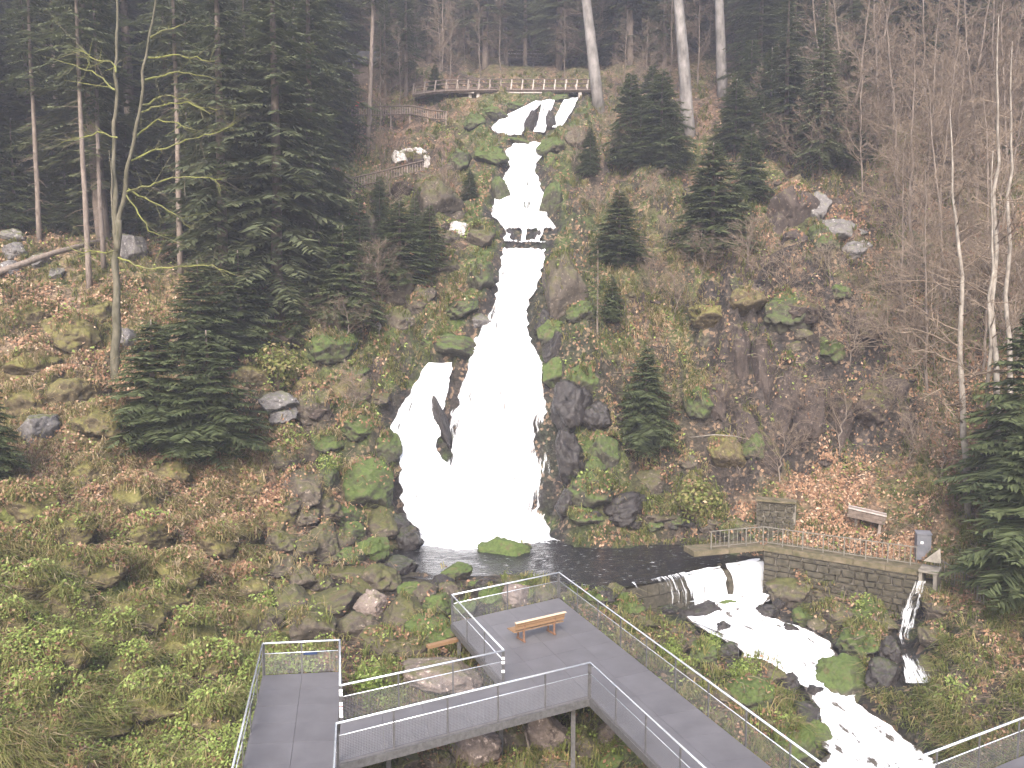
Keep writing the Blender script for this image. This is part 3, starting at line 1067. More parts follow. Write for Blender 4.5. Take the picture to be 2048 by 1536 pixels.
def weir_sheet(s0, s1, name, mat, seed, thin=0.0, out=.35):
    """water spilling over the weir crest between fractions s0..s1"""
    d = (WEIR_B - WEIR_A)
    nn = np.array([d[1], -d[0], 0])
    nn /= np.linalg.norm(nn)
    nc = max(8, int((s1 - s0) * 40))
    rowsP = []
    for k, q in enumerate(np.linspace(0, 1, 9)):
        z = POOLZ + .06 - 1.5 * q ** 1.6
        o = -.25 + (.25 + out) * min(1, q * 1.6) ** .8 + .12 * q
        rowsP.append([WEIR_A + d * (s0 + (s1 - s0) * c) + nn * o + np.array([0, 0, z - POOLZ]) for c in np.linspace(0, 1, nc)])
    P = np.array(rowsP)
    return sheet(P, name, mat, off=.02, wob=.08, seed=seed, edge_gain=.3, edge_w=.06, thin=(lambda x, y: np.full_like(x, thin) * sstep(.02, .3, y)))


# ------------------------------------------------------------------ decks
DECK_T = .06


def panel_grid(root, q, nu, nv, gap=.006, z=0.0, name='deck_panel'):
    """q: four plan points (a-b near edge, c-d far edge); nu across, nv along"""
    a, b, c, d = [np.array(k) for k in q]
    for j in range(nv):
        for i in range(nu):
            f = lambda s, t: (a * (1 - s) + b * s) * (1 - t) + (d * (1 - s) + c * s) * t
            pr = [f(i / nu, j / nv), f((i + 1) / nu, j / nv), f((i + 1) / nu, (j + 1) / nv), f(i / nu, (j + 1) / nv)]
            ce = np.mean(pr, 0)
            pr = [p_ + (ce - p_) / np.linalg.norm(ce - p_) * gap for p_ in pr]
            dz = random.uniform(-.002, .002)
            mb = MB().hexa([(*p_, z - DECK_T + dz) for p_ in pr], [(*p_, z + dz) for p_ in pr])
            mb.obj(name, M['deck'], root)


def railing(root, p, q, spacing=1.85, start_post=True, end_post=True, h=RH, wire=True, off=0.0, outward=None):
    p = np.array(p, float)
    q = np.array(q, float)
    L = np.linalg.norm(q - p)
    d = (q - p) / L
    hr = MB().tube([(*p, h), (*(p + d * L * .5), h), (*q, h)], .032, 8).obj('handrail', M['rail'], root, True)
    MB().tube([(*(p + d * .06), .74), (*(q - d * .06), .74)], .016, 6).obj('middle_rail', M['rail'], hr, True)
    n = max(1, int(round(L / spacing)))
    for k in range(n + 1):
        if k == 0 and not start_post: continue
        if k == n and not end_post: continue
        c = p + d * (L * k / n)
        if k == 0: c = c + d * .03
        if k == n: c = c - d * .03
        w = .075 if k in (0, n) else .05
        mb = MB().bar((*c, -.22), (*c, h - .02), w, w * .6, (d[1], -d[0], 0))
        mb.obj('post', M['post'], hr)
    if wire:
        z0, z1 = .04, .72
        V = [(*p, z0), (*q, z0), (*q, z1), (*p, z1)]
        me = np_mesh('wire_mesh', V, np.array([(0, 1, 2, 3)]), M['wire'], False, uv=[(0, z0), (L, z0), (L, z1), (0, z1)])
        add('wire_mesh', me, hr)
    return hr


def edge_beam(root, p, q, z0=-.30, z1=-.065, w=.09, arch=0.0):
    p = np.array(p, float)
    q = np.array(q, float)
    n = 14
    pts = []
    mb = MB()
    d = (q - p) / np.linalg.norm(q - p)
    s = np.array([d[1], -d[0]]) * w / 2
    for k in range(n):
        t0, t1 = k / n, (k + 1) / n
        g = lambda t: z0 - arch * (1 - 4 * (t - .5) ** 2) * -1 - arch
        a, b = p + (q - p) * t0, p + (q - p) * t1
        mb.hexa([(*(a - s), g(t0)), (*(b - s), g(t1)), (*(b + s), g(t1)), (*(a + s), g(t0))],
                [(*(a - s), z1), (*(b - s), z1), (*(b + s), z1), (*(a + s), z1)])
    return mb.obj('edge_beam', M['post'], root)


vp = empty('viewing_platform', (0, 0, 0))
tag(vp, 'grey steel viewing platform with angled walkways and wire mesh handrails above the boulders', 'platform')
panel_grid(vp, DECKS['left'], 2, 12)
panel_grid(vp, DECKS['walk'], 6, 2)
panel_grid(vp, DECKS['far'], 4, 5)
panel_grid(vp, DECKS['lane'], 2, 11)
D_ = DK
ins = .05
for a, b, kw in (
        (along(D_['B'], D_['A'], YN), D_['B'], {}), (D_['B'], D_['C'], dict(spacing=1.3)), (D_['C'], D_['D'], dict(spacing=3.8)), (D_['D'], D_['E'], {}),
        (D_['E'], D_['F'], dict(spacing=1.9)), (D_['F'], D_['G'], dict(spacing=2.4)), (D_['G'], along(D_['G'], D_['L'], YN), {}),
        (along(D_['C'], D_['H'], YN), D_['H'], {}), (D_['H'], D_['I'], dict(spacing=1.7)), (D_['I'], along(D_['I'], D_['J'], YN), {})):
    railing(vp, a, b, **kw)
    edge_beam(vp, a, b)
# stickers on two corner posts
for (c, zs) in ((D_['D'] + dW * .03, (.95, .84, .55, .42, .30, .18)), (D_['E'] - dW * .03, (.86, .72, .42))):
    for k, z in enumerate(zs):
        s_ = .05
        f2 = np.array([.05, -.035])
        mb = MB().hexa([(c[0] - s_, c[1] - .055, z - .045), (c[0] + s_, c[1] - .055, z - .045), (c[0] + s_, c[1] - .045, z - .045), (c[0] - s_, c[1] - .045, z - .045)],
                       [(c[0] - s_, c[1] - .055, z + .045), (c[0] + s_, c[1] - .055, z + .045), (c[0] + s_, c[1] - .045, z + .045), (c[0] - s_, c[1] - .045, z + .045)])
        mb.obj('sticker', M['sticker_red'] if (k == 3) else M['sticker'], vp)
# supports down to the rocks
for pxy in (D_['D'] + dW * 1.2 + np.array([.4, -.8]), D_['I'] + np.array([-.5, .3]), D_['E'] + np.array([-.1, .3]), D_['F'] + np.array([.3, -.2]), D_['G'] + np.array([-.3, -.5]), D_['B'] + np.array([.3, -.4]), D_['C'] + np.array([-.3, -.4]),
            along(D_['I'], D_['J'], 22) + np.array([.2, 0]), along(D_['G'], D_['L'], 30) - np.array([.2, 0]), along(D_['G'], D_['L'], 24) - np.array([.2, 0])):
    g = float(ground(pxy[0], pxy[1]))
    MB().bar((*pxy, g - .4), (*pxy, -.07), .14, .14, (0, 1, 0)).obj('support_post', M['post'], vp)
# blue strip hung on the end rail of the left platform
b0, b1 = D_['B'] + (D_['C'] - D_['B']) * .52, D_['B'] + (D_['C'] - D_['B']) * .70
MB().bar((*b0, .68), (*b1, .68), .02, .08).obj('banner', M['blue'], vp)

op = empty('footbridge', (0, 0, 0))
tag(op, 'second grey steel walkway with handrail crossing over the lower white stream', 'footbridge')
panel_grid(op, DECKS['other'], 8, 2)
railing(op, M0, M1)
edge_beam(op, M0, M1)
railing(op, M1 + nM * 2.4, M0 + nM * 2.4)
for s_ in (.62, .95):
    q = M0 + (M1 - M0) * s_ + nM * 1.2
    MB().bar((*q, float(ground(*q)) - .4), (*q, -.07), .2, .2, (0, 1, 0)).obj('support_post', M['post'], op)

# ------------------------------------------------------------------ bench on the far platform
ba = at_z(1028, 1266, .42)
bb = at_z(1126, 1243, .42)
bd = (bb - ba)[:2]
BL = np.linalg.norm(bd)
bd /= BL
bn = np.array([-bd[1], bd[0]])           # away from the camera
be = empty('bench', ((ba[0] + bb[0]) / 2, (ba[1] + bb[1]) / 2, 0), math.atan2(bd[1], bd[0]))
tag(be, 'weathered brown wooden bench seen from behind on the grey viewing platform', 'bench')
hl = BL / 2
for k, y in enumerate((.02, .15, .28, .41)):
    MB().bar((-hl, y, .44), (hl, y, .44), .11, .04).obj('seat_slat', M['bench'], be)
for k, z in enumerate((.60, .74)):
    MB().bar((-hl, -.07 - k * .035, z), (hl, -.07 - k * .035, z), .04, .115).obj('back_slat', M['bench'], be)
MB().bar((-hl - .02, -.14, .83), (hl + .02, -.14, .83), .10, .035).obj('back_slat', M['bench_top'], be)
for x in (-hl * .62, hl * .62):
    lg = MB()
    lg.bar((x, -.02, .02), (x, -.02, .42), .06, .05, (0, 1, 0))
    lg.bar((x, .38, .02), (x, .38, .42), .06, .05, (0, 1, 0))
    lg.bar((x, -.10, .03), (x, .46, .03), .06, .05)
    lg.bar((x, -.05, .395), (x, .46, .395), .05, .04)
    lg.bar((x, -.02, .38), (x, -.125, .82), .05, .045, (0, 1, 0))
    lg.obj('leg', M['iron'], be)

# ------------------------------------------------------------------ weir, ledge, stone wall, chute
weir = empty('weir', (float(WEIR_A[0]), float(WEIR_A[1]), -2.4))
tag(weir, 'low stone weir holding the dark pool, white water spilling over it', 'weir')
wl = np.array(weir.location)
dW3 = (WEIR_B - WEIR_A)
LW = np.linalg.norm(dW3)
dw = dW3 / LW
nw = np.array([dw[1], -dw[0], 0])
nb = 17
for row in range(3):
    x = -.4 - (row % 2) * .2
    while x < LW + .1:
        w = random.uniform(.45, .85)
        z0 = -2.75 + row * .6
        z1 = z0 + .56 - (.03 if row == 2 else 0)
        f0 = random.uniform(.0, .12)
        a = WEIR_A + dw * (x + .012) - wl
        b = WEIR_A + dw * (x + w - .012) - wl
        q = [a + nw * f0, b + nw * (f0 + random.uniform(-.04, .04)), b - nw * .55, a - nw * .55]
        lo = [np.array([k[0], k[1], z0 - wl[2]]) for k in q]
        hi = [np.array([k[0], k[1], z1 - wl[2] + random.uniform(-.03, .02)]) for k in q]
        MB().hexa(lo, hi).obj('stone', M['wall_stone'], weir)
        x += w
# pier splitting the spill
pc = WEIR_A + dw * (LW * .665) - wl
q = [pc + nw * .42, pc + dw * .26 + nw * .42, pc + dw * .26 - nw * .5, pc - nw * .5]
MB().hexa([np.array([k[0], k[1], -2.8 - wl[2]]) for k in q], [np.array([k[0], k[1], -.80 - wl[2] - (.75 if i < 2 else 0)]) for i, k in enumerate(q)]).obj('pier', M['wall_stone'], weir)
for k, (s0, s1, th) in enumerate(((.03, .07, .10), (.14, .42, .10), (.38, .66, .0), (.68, .998, -.25))):
    o = weir_sheet(s0, s1, 'spill_water', M['falls'] if k > 1 else M['falls_thin'], 21 + k, th)
    o.parent = weir
    o.location = tuple(-wl)
# churned basin under the weir
bp = [at_z(u, v, -2.25) for u, v in ((1285, 1200), (1300, 1190), (1440, 1172), (1535, 1160), (1540, 1200), (1500, 1216), (1440, 1206), (1330, 1202))]
ce = np.mean(bp, 0)
rings = 8
V = np.array([ce + (q - ce) * r_ for r_ in np.linspace(0.02, 1, rings) for q in bp])
V[:, 2] += (fbm([V[:, 0] * 2, V[:, 1] * 2], 2, 5) - .5) * .2
ii = np.arange(rings * 8).reshape(rings, 8)
q4 = np.stack([ii[:-1], np.roll(ii, -1, 1)[:-1], np.roll(ii, -1, 1)[1:], ii[1:]], -1).reshape(-1, 4)
bas = add('stream_water', np_mesh('stream_water', V, q4, M['stream'], True, uv=V[:, :2], attr={'edge': np.repeat(np.where(np.arange(rings) == rings - 1, -.05, .12), 8)}))
tag(bas, kind='structure')

L0, L1, L2 = LEDGE
ledge = empty('concrete_ledge', tuple(L1))
tag(ledge, 'mossy concrete ledge with dull iron railing running along the top of the stone wall', 'ledge')
li_ = np.array(L1)
for a, b, wd in ((L0, L1, 1.1), (L1, L2, 1.2)):
    d = (b - a)
    Lx = np.linalg.norm(d)
    d /= Lx
    nb_ = np.array([-d[1], d[0], 0])
    kk = max(2, int(Lx / 1.4))
    for i in range(kk):
        p0 = a + d * (Lx * i / kk + .01) - li_
        p1 = a + d * (Lx * (i + 1) / kk - .01) - li_
        q = [p0, p1, p1 + nb_ * wd, p0 + nb_ * wd]
        j = random.uniform(-.015, .015)
        MB().hexa([k + [0, 0, -.27] for k in q], [k + [0, 0, j] for k in q]).obj('ledge_slab', M['ledge'], ledge)


def iron_railing(root, org, p, q, h=.9, sp_=.24, post_every=4, back=.15):
    p = np.array(p) - org
    q = np.array(q) - org
    L = np.linalg.norm(q - p)
    d = (q - p) / L
    up = np.array([0, 0, 1.])
    hr = MB().bar(p + up * h, q + up * h, .05, .04).obj('top_rail', M['railing_iron'], root)
    MB().bar(p + up * .12, q + up * .12, .03, .03).obj('bottom_rail', M['railing_iron'], hr)
    n = int(L / sp_)
    for k in range(n + 1):
        c = p + d * (L * k / n)
        if k % post_every == 0: MB().bar(c - up * .05, c + up * (h - .02), .05, .05, d).obj('post', M['railing_iron'], hr)
        else: MB().bar(c + up * .12, c + up * (h - .02), .024, .024, d).obj('baluster', M['railing_iron'], hr)


ra = at_z(1422, 1098, .28)
rb = at_z(1526, 1088, .28)
rc = at_z(1832, 1132, .28)
iron_railing(ledge, li_, ra, rb)
iron_railing(ledge, li_, rb, rc)
rd = at_z(1846, 1122, .28)

# stone wall under the ledge
wall = empty('stone_wall', (float(L1[0]), float(L1[1]), -2.6))
tag(wall, 'dark rubble stone retaining wall with pale mortar joints under the concrete ledge', 'wall')
wo = np.array(wall.location)
d = (L2 - L1)
Lx = np.linalg.norm(d)
d /= Lx
nf = np.array([d[1], -d[0], 0])
q = [L1 - nf * .12, L2 - nf * .12, L2 - nf * .9, L1 - nf * .9]
MB().hexa([np.array([k[0], k[1], -3.1]) - wo for k in q], [np.array([k[0], k[1], -.02]) - wo for k in q]).obj('mortar_core', M['mortar'], wall)


def stones(root, org, a, d, nf, Lx, z0, z1, ch, wmin, wmax, mat):
    row = 0
    z = z0
    while z < z1 - .05:
        hgt = min(random.uniform(ch * .8, ch * 1.2), z1 - z)
        x = -random.uniform(0, .2)
        while x < Lx:
            w = random.uniform(wmin, wmax)
            xa, xb = max(0, x) + .03, min(Lx, x + w) - .03
            x += w
            if xb - xa < .1: continue
            pr = random.uniform(-.02, .10)
            jt = lambda s: random.uniform(-s, s)
            fr = [(xa + jt(.03), z + .03 + jt(.03)), (xb + jt(.03), z + .03 + jt(.03)), (xb + jt(.05), z + hgt - .03 + jt(.03)), (xa + jt(.05), z + hgt - .03 + jt(.03))]
            mk = lambda f, o, sh: a + d * (f[0] + (xa + xb - 2 * f[0]) * sh / 2) + nf * o + np.array([0, 0, f[1] - a[2] + (2 * z + hgt - 2 * f[1]) * sh / 2]) - org
            back = [mk(f, -.2, 0) for f in fr]
            mid = [mk(f, -.03 + pr * .4, 0) for f in fr]
            front = [mk(f, pr, .16) for f in fr]
            mb = MB().raw(back + mid + front, [(0, 1, 5, 4), (1, 2, 6, 5), (2, 3, 7, 6), (3, 0, 4, 7), (4, 5, 9, 8), (5, 6, 10, 9), (6, 7, 11, 10), (7, 4, 8, 11), (8, 9, 10, 11)])
            mb.obj('stone', mat, root)
        z += hgt


stones(wall, wo, L1, d, nf, Lx, -2.9, -.03, .34, .25, .95, M['wall_stone'])
# chute box and slanting plate at the end of the ledge
ch = empty('chute', (float(L2[0]), float(L2[1]), -.4))
tag(ch, 'small concrete chute box at the end of the ledge pouring a thin waterfall', 'chute')
e = d
for s0, s1, z0, z1 in ((.02, .16, -.85, .24), (.62, .78, -.85, .24)):
    q = [L2 + e * s0 + nf * .18, L2 + e * s1 + nf * .18, L2 + e * s1 - nf * 1.0, L2 + e * s0 - nf * 1.0]
    MB().hexa([np.array([k[0], k[1], z0]) - np.array(ch.location) for k in q], [np.array([k[0], k[1], z1]) - np.array(ch.location) for k in q]).obj('side_wall', M['concrete'], ch)
q = [L2 + e * 0. + nf * .22, L2 + e * .82 + nf * .22, L2 + e * .82 - nf * .9, L2 + e * 0. - nf * .9]
MB().hexa([np.array([k[0], k[1], .245]) - np.array(ch.location) for k in q], [np.array([k[0], k[1], .34]) - np.array(ch.location) for k in q]).obj('cover_slab', M['concrete'], ch)
q = [L2 + e * .165 + nf * .1, L2 + e * .615 + nf * .1, L2 + e * .615 - nf * .9, L2 + e * .165 - nf * .9]
MB().hexa([np.array([k[0], k[1], -.85]) - np.array(ch.location) for k in q], [np.array([k[0], k[1], -.28]) - np.array(ch.location) for k in q]).obj('chute_floor', M['wall_stone'], ch)
# triangular plate at the railing's end
pa = L2 - nf * .45 + e * .1
MB().raw([pa + [0, 0, .345], pa + e * .75 + [0, 0, .345], pa + e * .62 - nf * .1 + [0, 0, 1.05], pa + nf * .05 + [0, 0, .345], pa + e * .75 + nf * .05 + [0, 0, .345], pa + e * .62 - nf * .05 + [0, 0, 1.05]],
         [(0, 1, 4, 3), (1, 2, 5, 4), (2, 0, 3, 5)], [(0, 2, 1), (3, 4, 5)])
tp = MB().raw([k - np.array(ch.location) for k in (pa + [0, 0, .345], pa + e * .75 + [0, 0, .345], pa + e * .66 - nf * .2 + [0, 0, 1.0], pa + nf * .05 + [0, 0, .345], pa + e * .75 + nf * .05 + [0, 0, .345], pa + e * .66 - nf * .15 + [0, 0, 1.0])],
              [(0, 1, 4, 3), (1, 2, 5, 4), (2, 0, 3, 5)], [(0, 2, 1), (3, 4, 5)])
tp.obj('slanting_plate', M['concrete'], ch)

# railing running down the bank beyond the chute
a_, b_ = onpix(1868, 1152), onpix(1966, 1212)
rl = empty('iron_railing', tuple(a_))
tag(rl, 'brown iron railing descending the leafy bank beyond the chute', 'railing')
for k in range(1):
    iron_railing(rl, a_, a_, b_, h=.95, sp_=.26)

# grey sheet metal cabinet
g = onpix(1845, 1106)
cb = empty('metal_cabinet', tuple(g), R(-12))
tag(cb, 'dark grey sheet metal cabinet standing in dead leaves above the chute', 'cabinet')
MB().hexa([(-.33, -.22, -.3), (.33, -.22, -.3), (.33, .22, -.3), (-.33, .22, -.3)], [(-.33, -.22, .98), (.33, -.22, .98), (.33, .22, 1.06), (-.33, .22, 1.06)]).obj('cabinet_body', M['cabinet'], cb)
MB().hexa([(-.36, -.26, .985), (.36, -.26, .985), (.36, .25, 1.065), (-.36, .25, 1.065)], [(-.36, -.26, 1.02), (.36, -.26, 1.02), (.36, .25, 1.10), (-.36, .25, 1.10)]).obj('cabinet_lid', M['cabinet'], cb)
MB().hexa([(-.16, -.235, .52), (-.04, -.235, .52), (-.04, -.222, .52), (-.16, -.222, .52)], [(-.16, -.235, .64), (-.04, -.235, .64), (-.04, -.222, .64), (-.16, -.222, .64)]).obj('plate', M['sticker'], cb)

# plank box on posts in the leaf slope
g = onpix(1736, 1072)
wb = empty('wooden_trough', tuple(g), R(-22))
tag(wb, 'weathered plank box on a grey post in dead leaves behind the iron railing', 'wooden box')
th = R(-9)
ux = np.array([math.cos(th), 0, math.sin(th)])
uz = np.array([-math.sin(th), 0, math.cos(th)])
c0 = np.array([-.1, .3, 1.05])
for k in range(4):
    y = -.36 + k * .19
    MB().bar(c0 - ux * .95 + uz * .22 + [0, y + .08, 0], c0 + ux * .95 + uz * .22 + [0, y + .08, 0], .18, .045).obj('top_plank', M['wood_grey'] if k % 3 else M['wood_pale'], wb)
for k in range(2):
    MB().bar(c0 - ux * .93 + uz * (.06 - k * .2) + [0, -.36, 0], c0 + ux * .93 + uz * (.06 - k * .2) + [0, -.36, 0], .05, .19).obj('side_plank', M['wood_dark'], wb)
    MB().bar(c0 - ux * .93 + uz * (.06 - k * .2) + [0, .36, 0], c0 + ux * .93 + uz * (.06 - k * .2) + [0, .36, 0], .05, .19).obj('side_plank', M['wood_dark'], wb)
MB().bar((.45, -.1, -.5), (.58, .1, .80), .14, .12, (0, 1, 0)).obj('post', M['wood_grey'], wb)
MB().bar((-.6, .55, -.3), (-.6, .5, .96), .14, .12, (0, 1, 0)).obj('post', M['wood_grey'], wb)

# ruined stone wall behind the ledge
a_, b_ = onpix(1512, 1058), onpix(1590, 1062)
rw = empty('ruined_wall', tuple(a_))
tag(rw, 'short ruined stone wall with a mossy cap behind the concrete ledge', 'wall')
rz = min(a_[2], b_[2]) - .2
dd = (b_ - a_)
dd[2] = 0
Lr = np.linalg.norm(dd)
dd /= Lr
nr = np.array([dd[1], -dd[0], 0])
aa = np.array([a_[0], a_[1], rz])
q = [aa - nr * .1, aa + dd * Lr - nr * .1, aa + dd * Lr - nr * .6, aa - nr * .6]
MB().hexa([k - a_ for k in q], [k + [0, 0, 1.75] - a_ for k in q]).obj('mortar_core', M['mortar'], rw)
stones(rw, a_, aa, dd, nr, Lr, rz, rz + 1.75, .3, .3, .6, M['wall_stone'])
q = [aa + nr * .1 - dd * .05, aa + dd * (Lr + .05) + nr * .1, aa + dd * (Lr + .05) - nr * .7, aa - nr * .7 - dd * .05]
MB().hexa([k + [0, 0, 1.76] - a_ for k in q], [k + [0, 0, 1.87] - a_ for k in q]).obj('cap_slab', M['ledge'], rw)

# ------------------------------------------------------------------ timber bridge above the falls, fences, hut
def polyline(pix, D):
    return np.array([at_depth(u, v, q) for (u, v), q in zip(pix, D)])


def resample(P, step):
    s = np.r_[0, np.cumsum(np.linalg.norm(np.diff(P, axis=0), axis=1))]
    n = max(2, int(round(s[-1] / step)) + 1)
    t = np.linspace(0, s[-1], n)
    return np.stack([np.interp(t, s, P[:, k]) for k in range(3)], -1)


BP = polyline([(826, 187), (880, 180), (930, 178.5), (985, 178), (1060, 178), (1130, 178), (1196, 178)], [90.5, 91, 91.5, 92, 92, 92, 92])
tb = empty('timber_bridge', tuple(BP[3]))
tag(tb, 'curved dark timber footbridge with pale posts crossing above the waterfall', 'bridge')
bo = np.array(BP[3])
BR = resample(BP, 1.12) - bo
for side in (0, 1.7):
    off = np.array([0, side, 0])
    MB().tube(BR + off + [0, 0, -.16], .19, 4, True).obj('beam', M['wood_dark'], tb)
    MB().tube(BR + off + [0, 0, .98], .065, 4).obj('top_rail', M['wood_dark'], tb)
    MB().tube(BR + off + [0, -.05, .56], .06, 4).obj('middle_rail', M['wood_dark'], tb)
    for k, p_ in enumerate(BR):
        MB().bar(p_ + off + [0, -.12, -.1], p_ + off + [.12, 0.02, 1.0], .12, .12, (0, 1, 0)).obj('post', M['wood_pale'] if (k > len(BR) * .45) else M['wood_grey'], tb)
dk = resample(BR, .28)
for p0, p1 in zip(dk[:-1], dk[1:]):
    m_ = (p0 + p1) / 2
    MB().bar(m_ + [0, -.05, .06], m_ + [0, 1.8, .06], np.linalg.norm(p1 - p0) - .03, .05).obj('deck_plank', M['wood_dark'], tb)
for u, w in ((940, .32), (956, .32), (1020, .34), (1068, .38), (1160, .34)):
    q = at_depth(u, 184, 92.0)
    for dy in (0.1, 1.5):
        g = float(ground(q[0], q[1] + dy))
        MB().bar(np.array([q[0], q[1] + dy, min(g - .5, q[2] - 1.0)]) - bo, np.array([q[0], q[1] + dy, BP[3][2] - .35]) - bo, w, w, (0, 1, 0)).obj('pier', M['wood_pale'], tb)
for u0, u1 in ((918, 948), (1004, 1085)):
    a_, b_ = at_depth(u0, 185.5, 91.7), at_depth(u1, 185.5, 91.7)
    MB().bar(a_ - bo, b_ - bo, .2, .12).obj('cross_beam', M['wood_pale'], tb)

UP = polyline([(1012, 116), (1096, 117)], [122, 122])
ub = empty('upper_footbridge', tuple(UP[0]))
tag(ub, 'small distant footbridge with pale top rail higher up the gorge', 'bridge')
U2 = resample(UP, 1.5) - UP[0]
for side in (0, 1.4):
    MB().tube(U2 + [0, side, 1.05], .08, 4).obj('top_rail', M['wood_pale'], ub)
    MB().tube(U2 + [0, side, .5], .07, 4).obj('middle_rail', M['wood_grey'], ub)
    MB().tube(U2 + [0, side, -.12], .2, 4).obj('beam', M['wood_dark'], ub)
    for p_ in U2: MB().bar(p_ + [0, side, -.1], p_ + [0, side, 1.05], .12, .12, (0, 1, 0)).obj('post', M['wood_grey'], ub)
MB().hexa([U2[0] + [0, .1, 0], U2[-1] + [0, .1, 0], U2[-1] + [0, 1.3, 0], U2[0] + [0, 1.3, 0]], [U2[0] + [0, .1, .1], U2[-1] + [0, .1, .1], U2[-1] + [0, 1.3, .1], U2[0] + [0, 1.3, .1]]).obj('deck', M['wood_grey'], ub)
for p_ in (U2[0], U2[-1]):
    q = p_ + UP[0]
    MB().bar([p_[0], .7, min(-1.2, float(ground(q[0], q[1] + .7)) - UP[0][2] - .3)], [p_[0], .7, -.3], 1.4, .5, (0, 1, 0)).obj('pier', M['concrete'], ub)


def picket_fence(name, label, pix, D, h=1.0, sp_=.24, rails=(.93, .14), tilt=0, mat='wood_grey', embank=True):
    P = polyline(pix, D)
    f = empty(name, tuple(P[0]))
    tag(f, label, 'fence')
    L = resample(P, sp_) - P[0]
    me = MB().bar((0, 0, .05), (0, 0, h - .1), .05, .035, (0, 1, 0)).mesh('picket', M[mat])
    mp = MB().bar((0, 0, -1.6), (0, 0, h), .12, .12, (0, 1, 0)).mesh('post', M[mat])
    for k, p_ in enumerate(L):
        if k % 8 == 0: add('post', mp, f, tuple(p_ + [0, .08, 0]))
        else: add('picket', me, f, tuple(p_))
    for z in rails:
        MB().tube(L + [0, -.05, z], .07 if z > .5 else .06, 4).obj('rail', M['wood_dark'], f)
    return f


picket_fence('picket_fence', 'brown wooden picket fence along the hillside path below the timber bridge', [(704, 233), (745, 233), (790, 232), (822, 231), (842, 235), (862, 240), (892, 243)], [86, 86, 86, 86, 85.8, 85.5, 85.2], 1.0)
picket_fence('path_fence', 'sloping wooden path fence ending at the pale lichen rocks', [(684, 384), (760, 366), (846, 344)], [72.2, 72.8, 74.2], .95)

# the forest hut, mostly hidden by trunks
g = at_depth(762, 170, 97)
hut = empty('forest_hut', (float(g[0]), float(g[1]), float(g[2])), R(8))
tag(hut, 'dark shingle roofed wooden hut half hidden among spruces above the picket fence', 'hut')
hw = 3.2
for k in range(11):
    x = -2.6 + k * .52
    MB().bar((x, -1.5, -2.0), (x, -1.5, 2.2), .5, .06, (0, 1, 0)).obj('wall_board', M['wood_dark'], hut)
for x in (-2.75, 2.75):
    MB().hexa([(x - .06, -1.45, -2), (x + .06, -1.45, -2), (x + .06, 2.2, -2), (x - .06, 2.2, -2)], [(x - .06, -1.45, 2.2), (x + .06, -1.45, 2.2), (x + .06, 2.2, 2.2), (x - .06, 2.2, 2.2)]).obj('side_wall', M['wood_dark'], hut)
MB().raw([(-3.7, -2.1, 1.9), (3.7, -2.1, 1.9), (2.2, .4, 3.7), (-2.2, .4, 3.7), (3.7, 2.9, 1.9), (-3.7, 2.9, 1.9), (-3.7, -2.1, 1.78), (3.7, -2.1, 1.78), (3.7, 2.9, 1.78), (-3.7, 2.9, 1.78)],
         [(0, 1, 2, 3), (4, 5, 3, 2), (0, 6, 7, 1), (1, 7, 8, 4), (4, 8, 9, 5), (5, 9, 6, 0), (6, 9, 8, 7)], [(1, 4, 2), (5, 0, 3)]).obj('roof', M['roof'], hut)
for x in (-2.9, -1.0, 1.0, 2.9):
    MB().bar((x, -1.95, -2.0), (x, -1.95, 1.78), .16, .16, (0, 1, 0)).obj('porch_post', M['wood_grey'], hut)

# red marker box by the fence
q = at_depth(714, 207, 87.5)
rbx = empty('red_box', (float(q[0]), float(q[1]), float(ground(q[0], q[1]))))
tag(rbx, 'small faded red box on a post beside the end of the picket fence', 'box')
zb = q[2] - float(ground(q[0], q[1]))
MB().bar((0, .1, -.3), (0, .1, max(zb, .5)), .08, .08, (0, 1, 0)).obj('post', M['wood_dark'], rbx)
zb = max(zb, .5)
MB().hexa([(-.2, -.15, zb - .3), (.2, -.15, zb - .3), (.2, .15, zb - .3), (-.2, .15, zb - .3)], [(-.2, -.15, zb + .25), (.2, -.15, zb + .25), (.2, .15, zb + .32), (-.2, .15, zb + .32)]).obj('box', M['red'], rbx)


# ------------------------------------------------------------------ boulders
def ico(sub):
    t = (1 + 5 ** .5) / 2
    V = [(-1, t, 0), (1, t, 0), (-1, -t, 0), (1, -t, 0), (0, -1, t), (0, 1, t), (0, -1, -t), (0, 1, -t), (t, 0, -1), (t, 0, 1), (-t, 0, -1), (-t, 0, 1)]
    V = [np.array(v) / np.linalg.norm(v) for v in V]
    Fc = [(0, 11, 5), (0, 5, 1), (0, 1, 7), (0, 7, 10), (0, 10, 11), (1, 5, 9), (5, 11, 4), (11, 10, 2), (10, 7, 6), (7, 1, 8), (3, 9, 4), (3, 4, 2), (3, 2, 6), (3, 6, 8), (3, 8, 9), (4, 9, 5), (2, 4, 11), (6, 2, 10), (8, 6, 7), (9, 8, 1)]
    for _ in range(sub):
        mid = {}
        nf_ = []

        def m(a, b):
            k = (min(a, b), max(a, b))
            if k not in mid:
                v = V[a] + V[b]
                V.append(v / np.linalg.norm(v))
                mid[k] = len(V) - 1
            return mid[k]
        for a, b, c in Fc:
            x, y, z = m(a, b), m(b, c), m(c, a)
            nf_ += [(a, x, z), (b, y, x), (c, z, y), (x, y, z)]
        Fc = nf_
    return np.array(V), np.array(Fc)


IV, IF = ico(4)


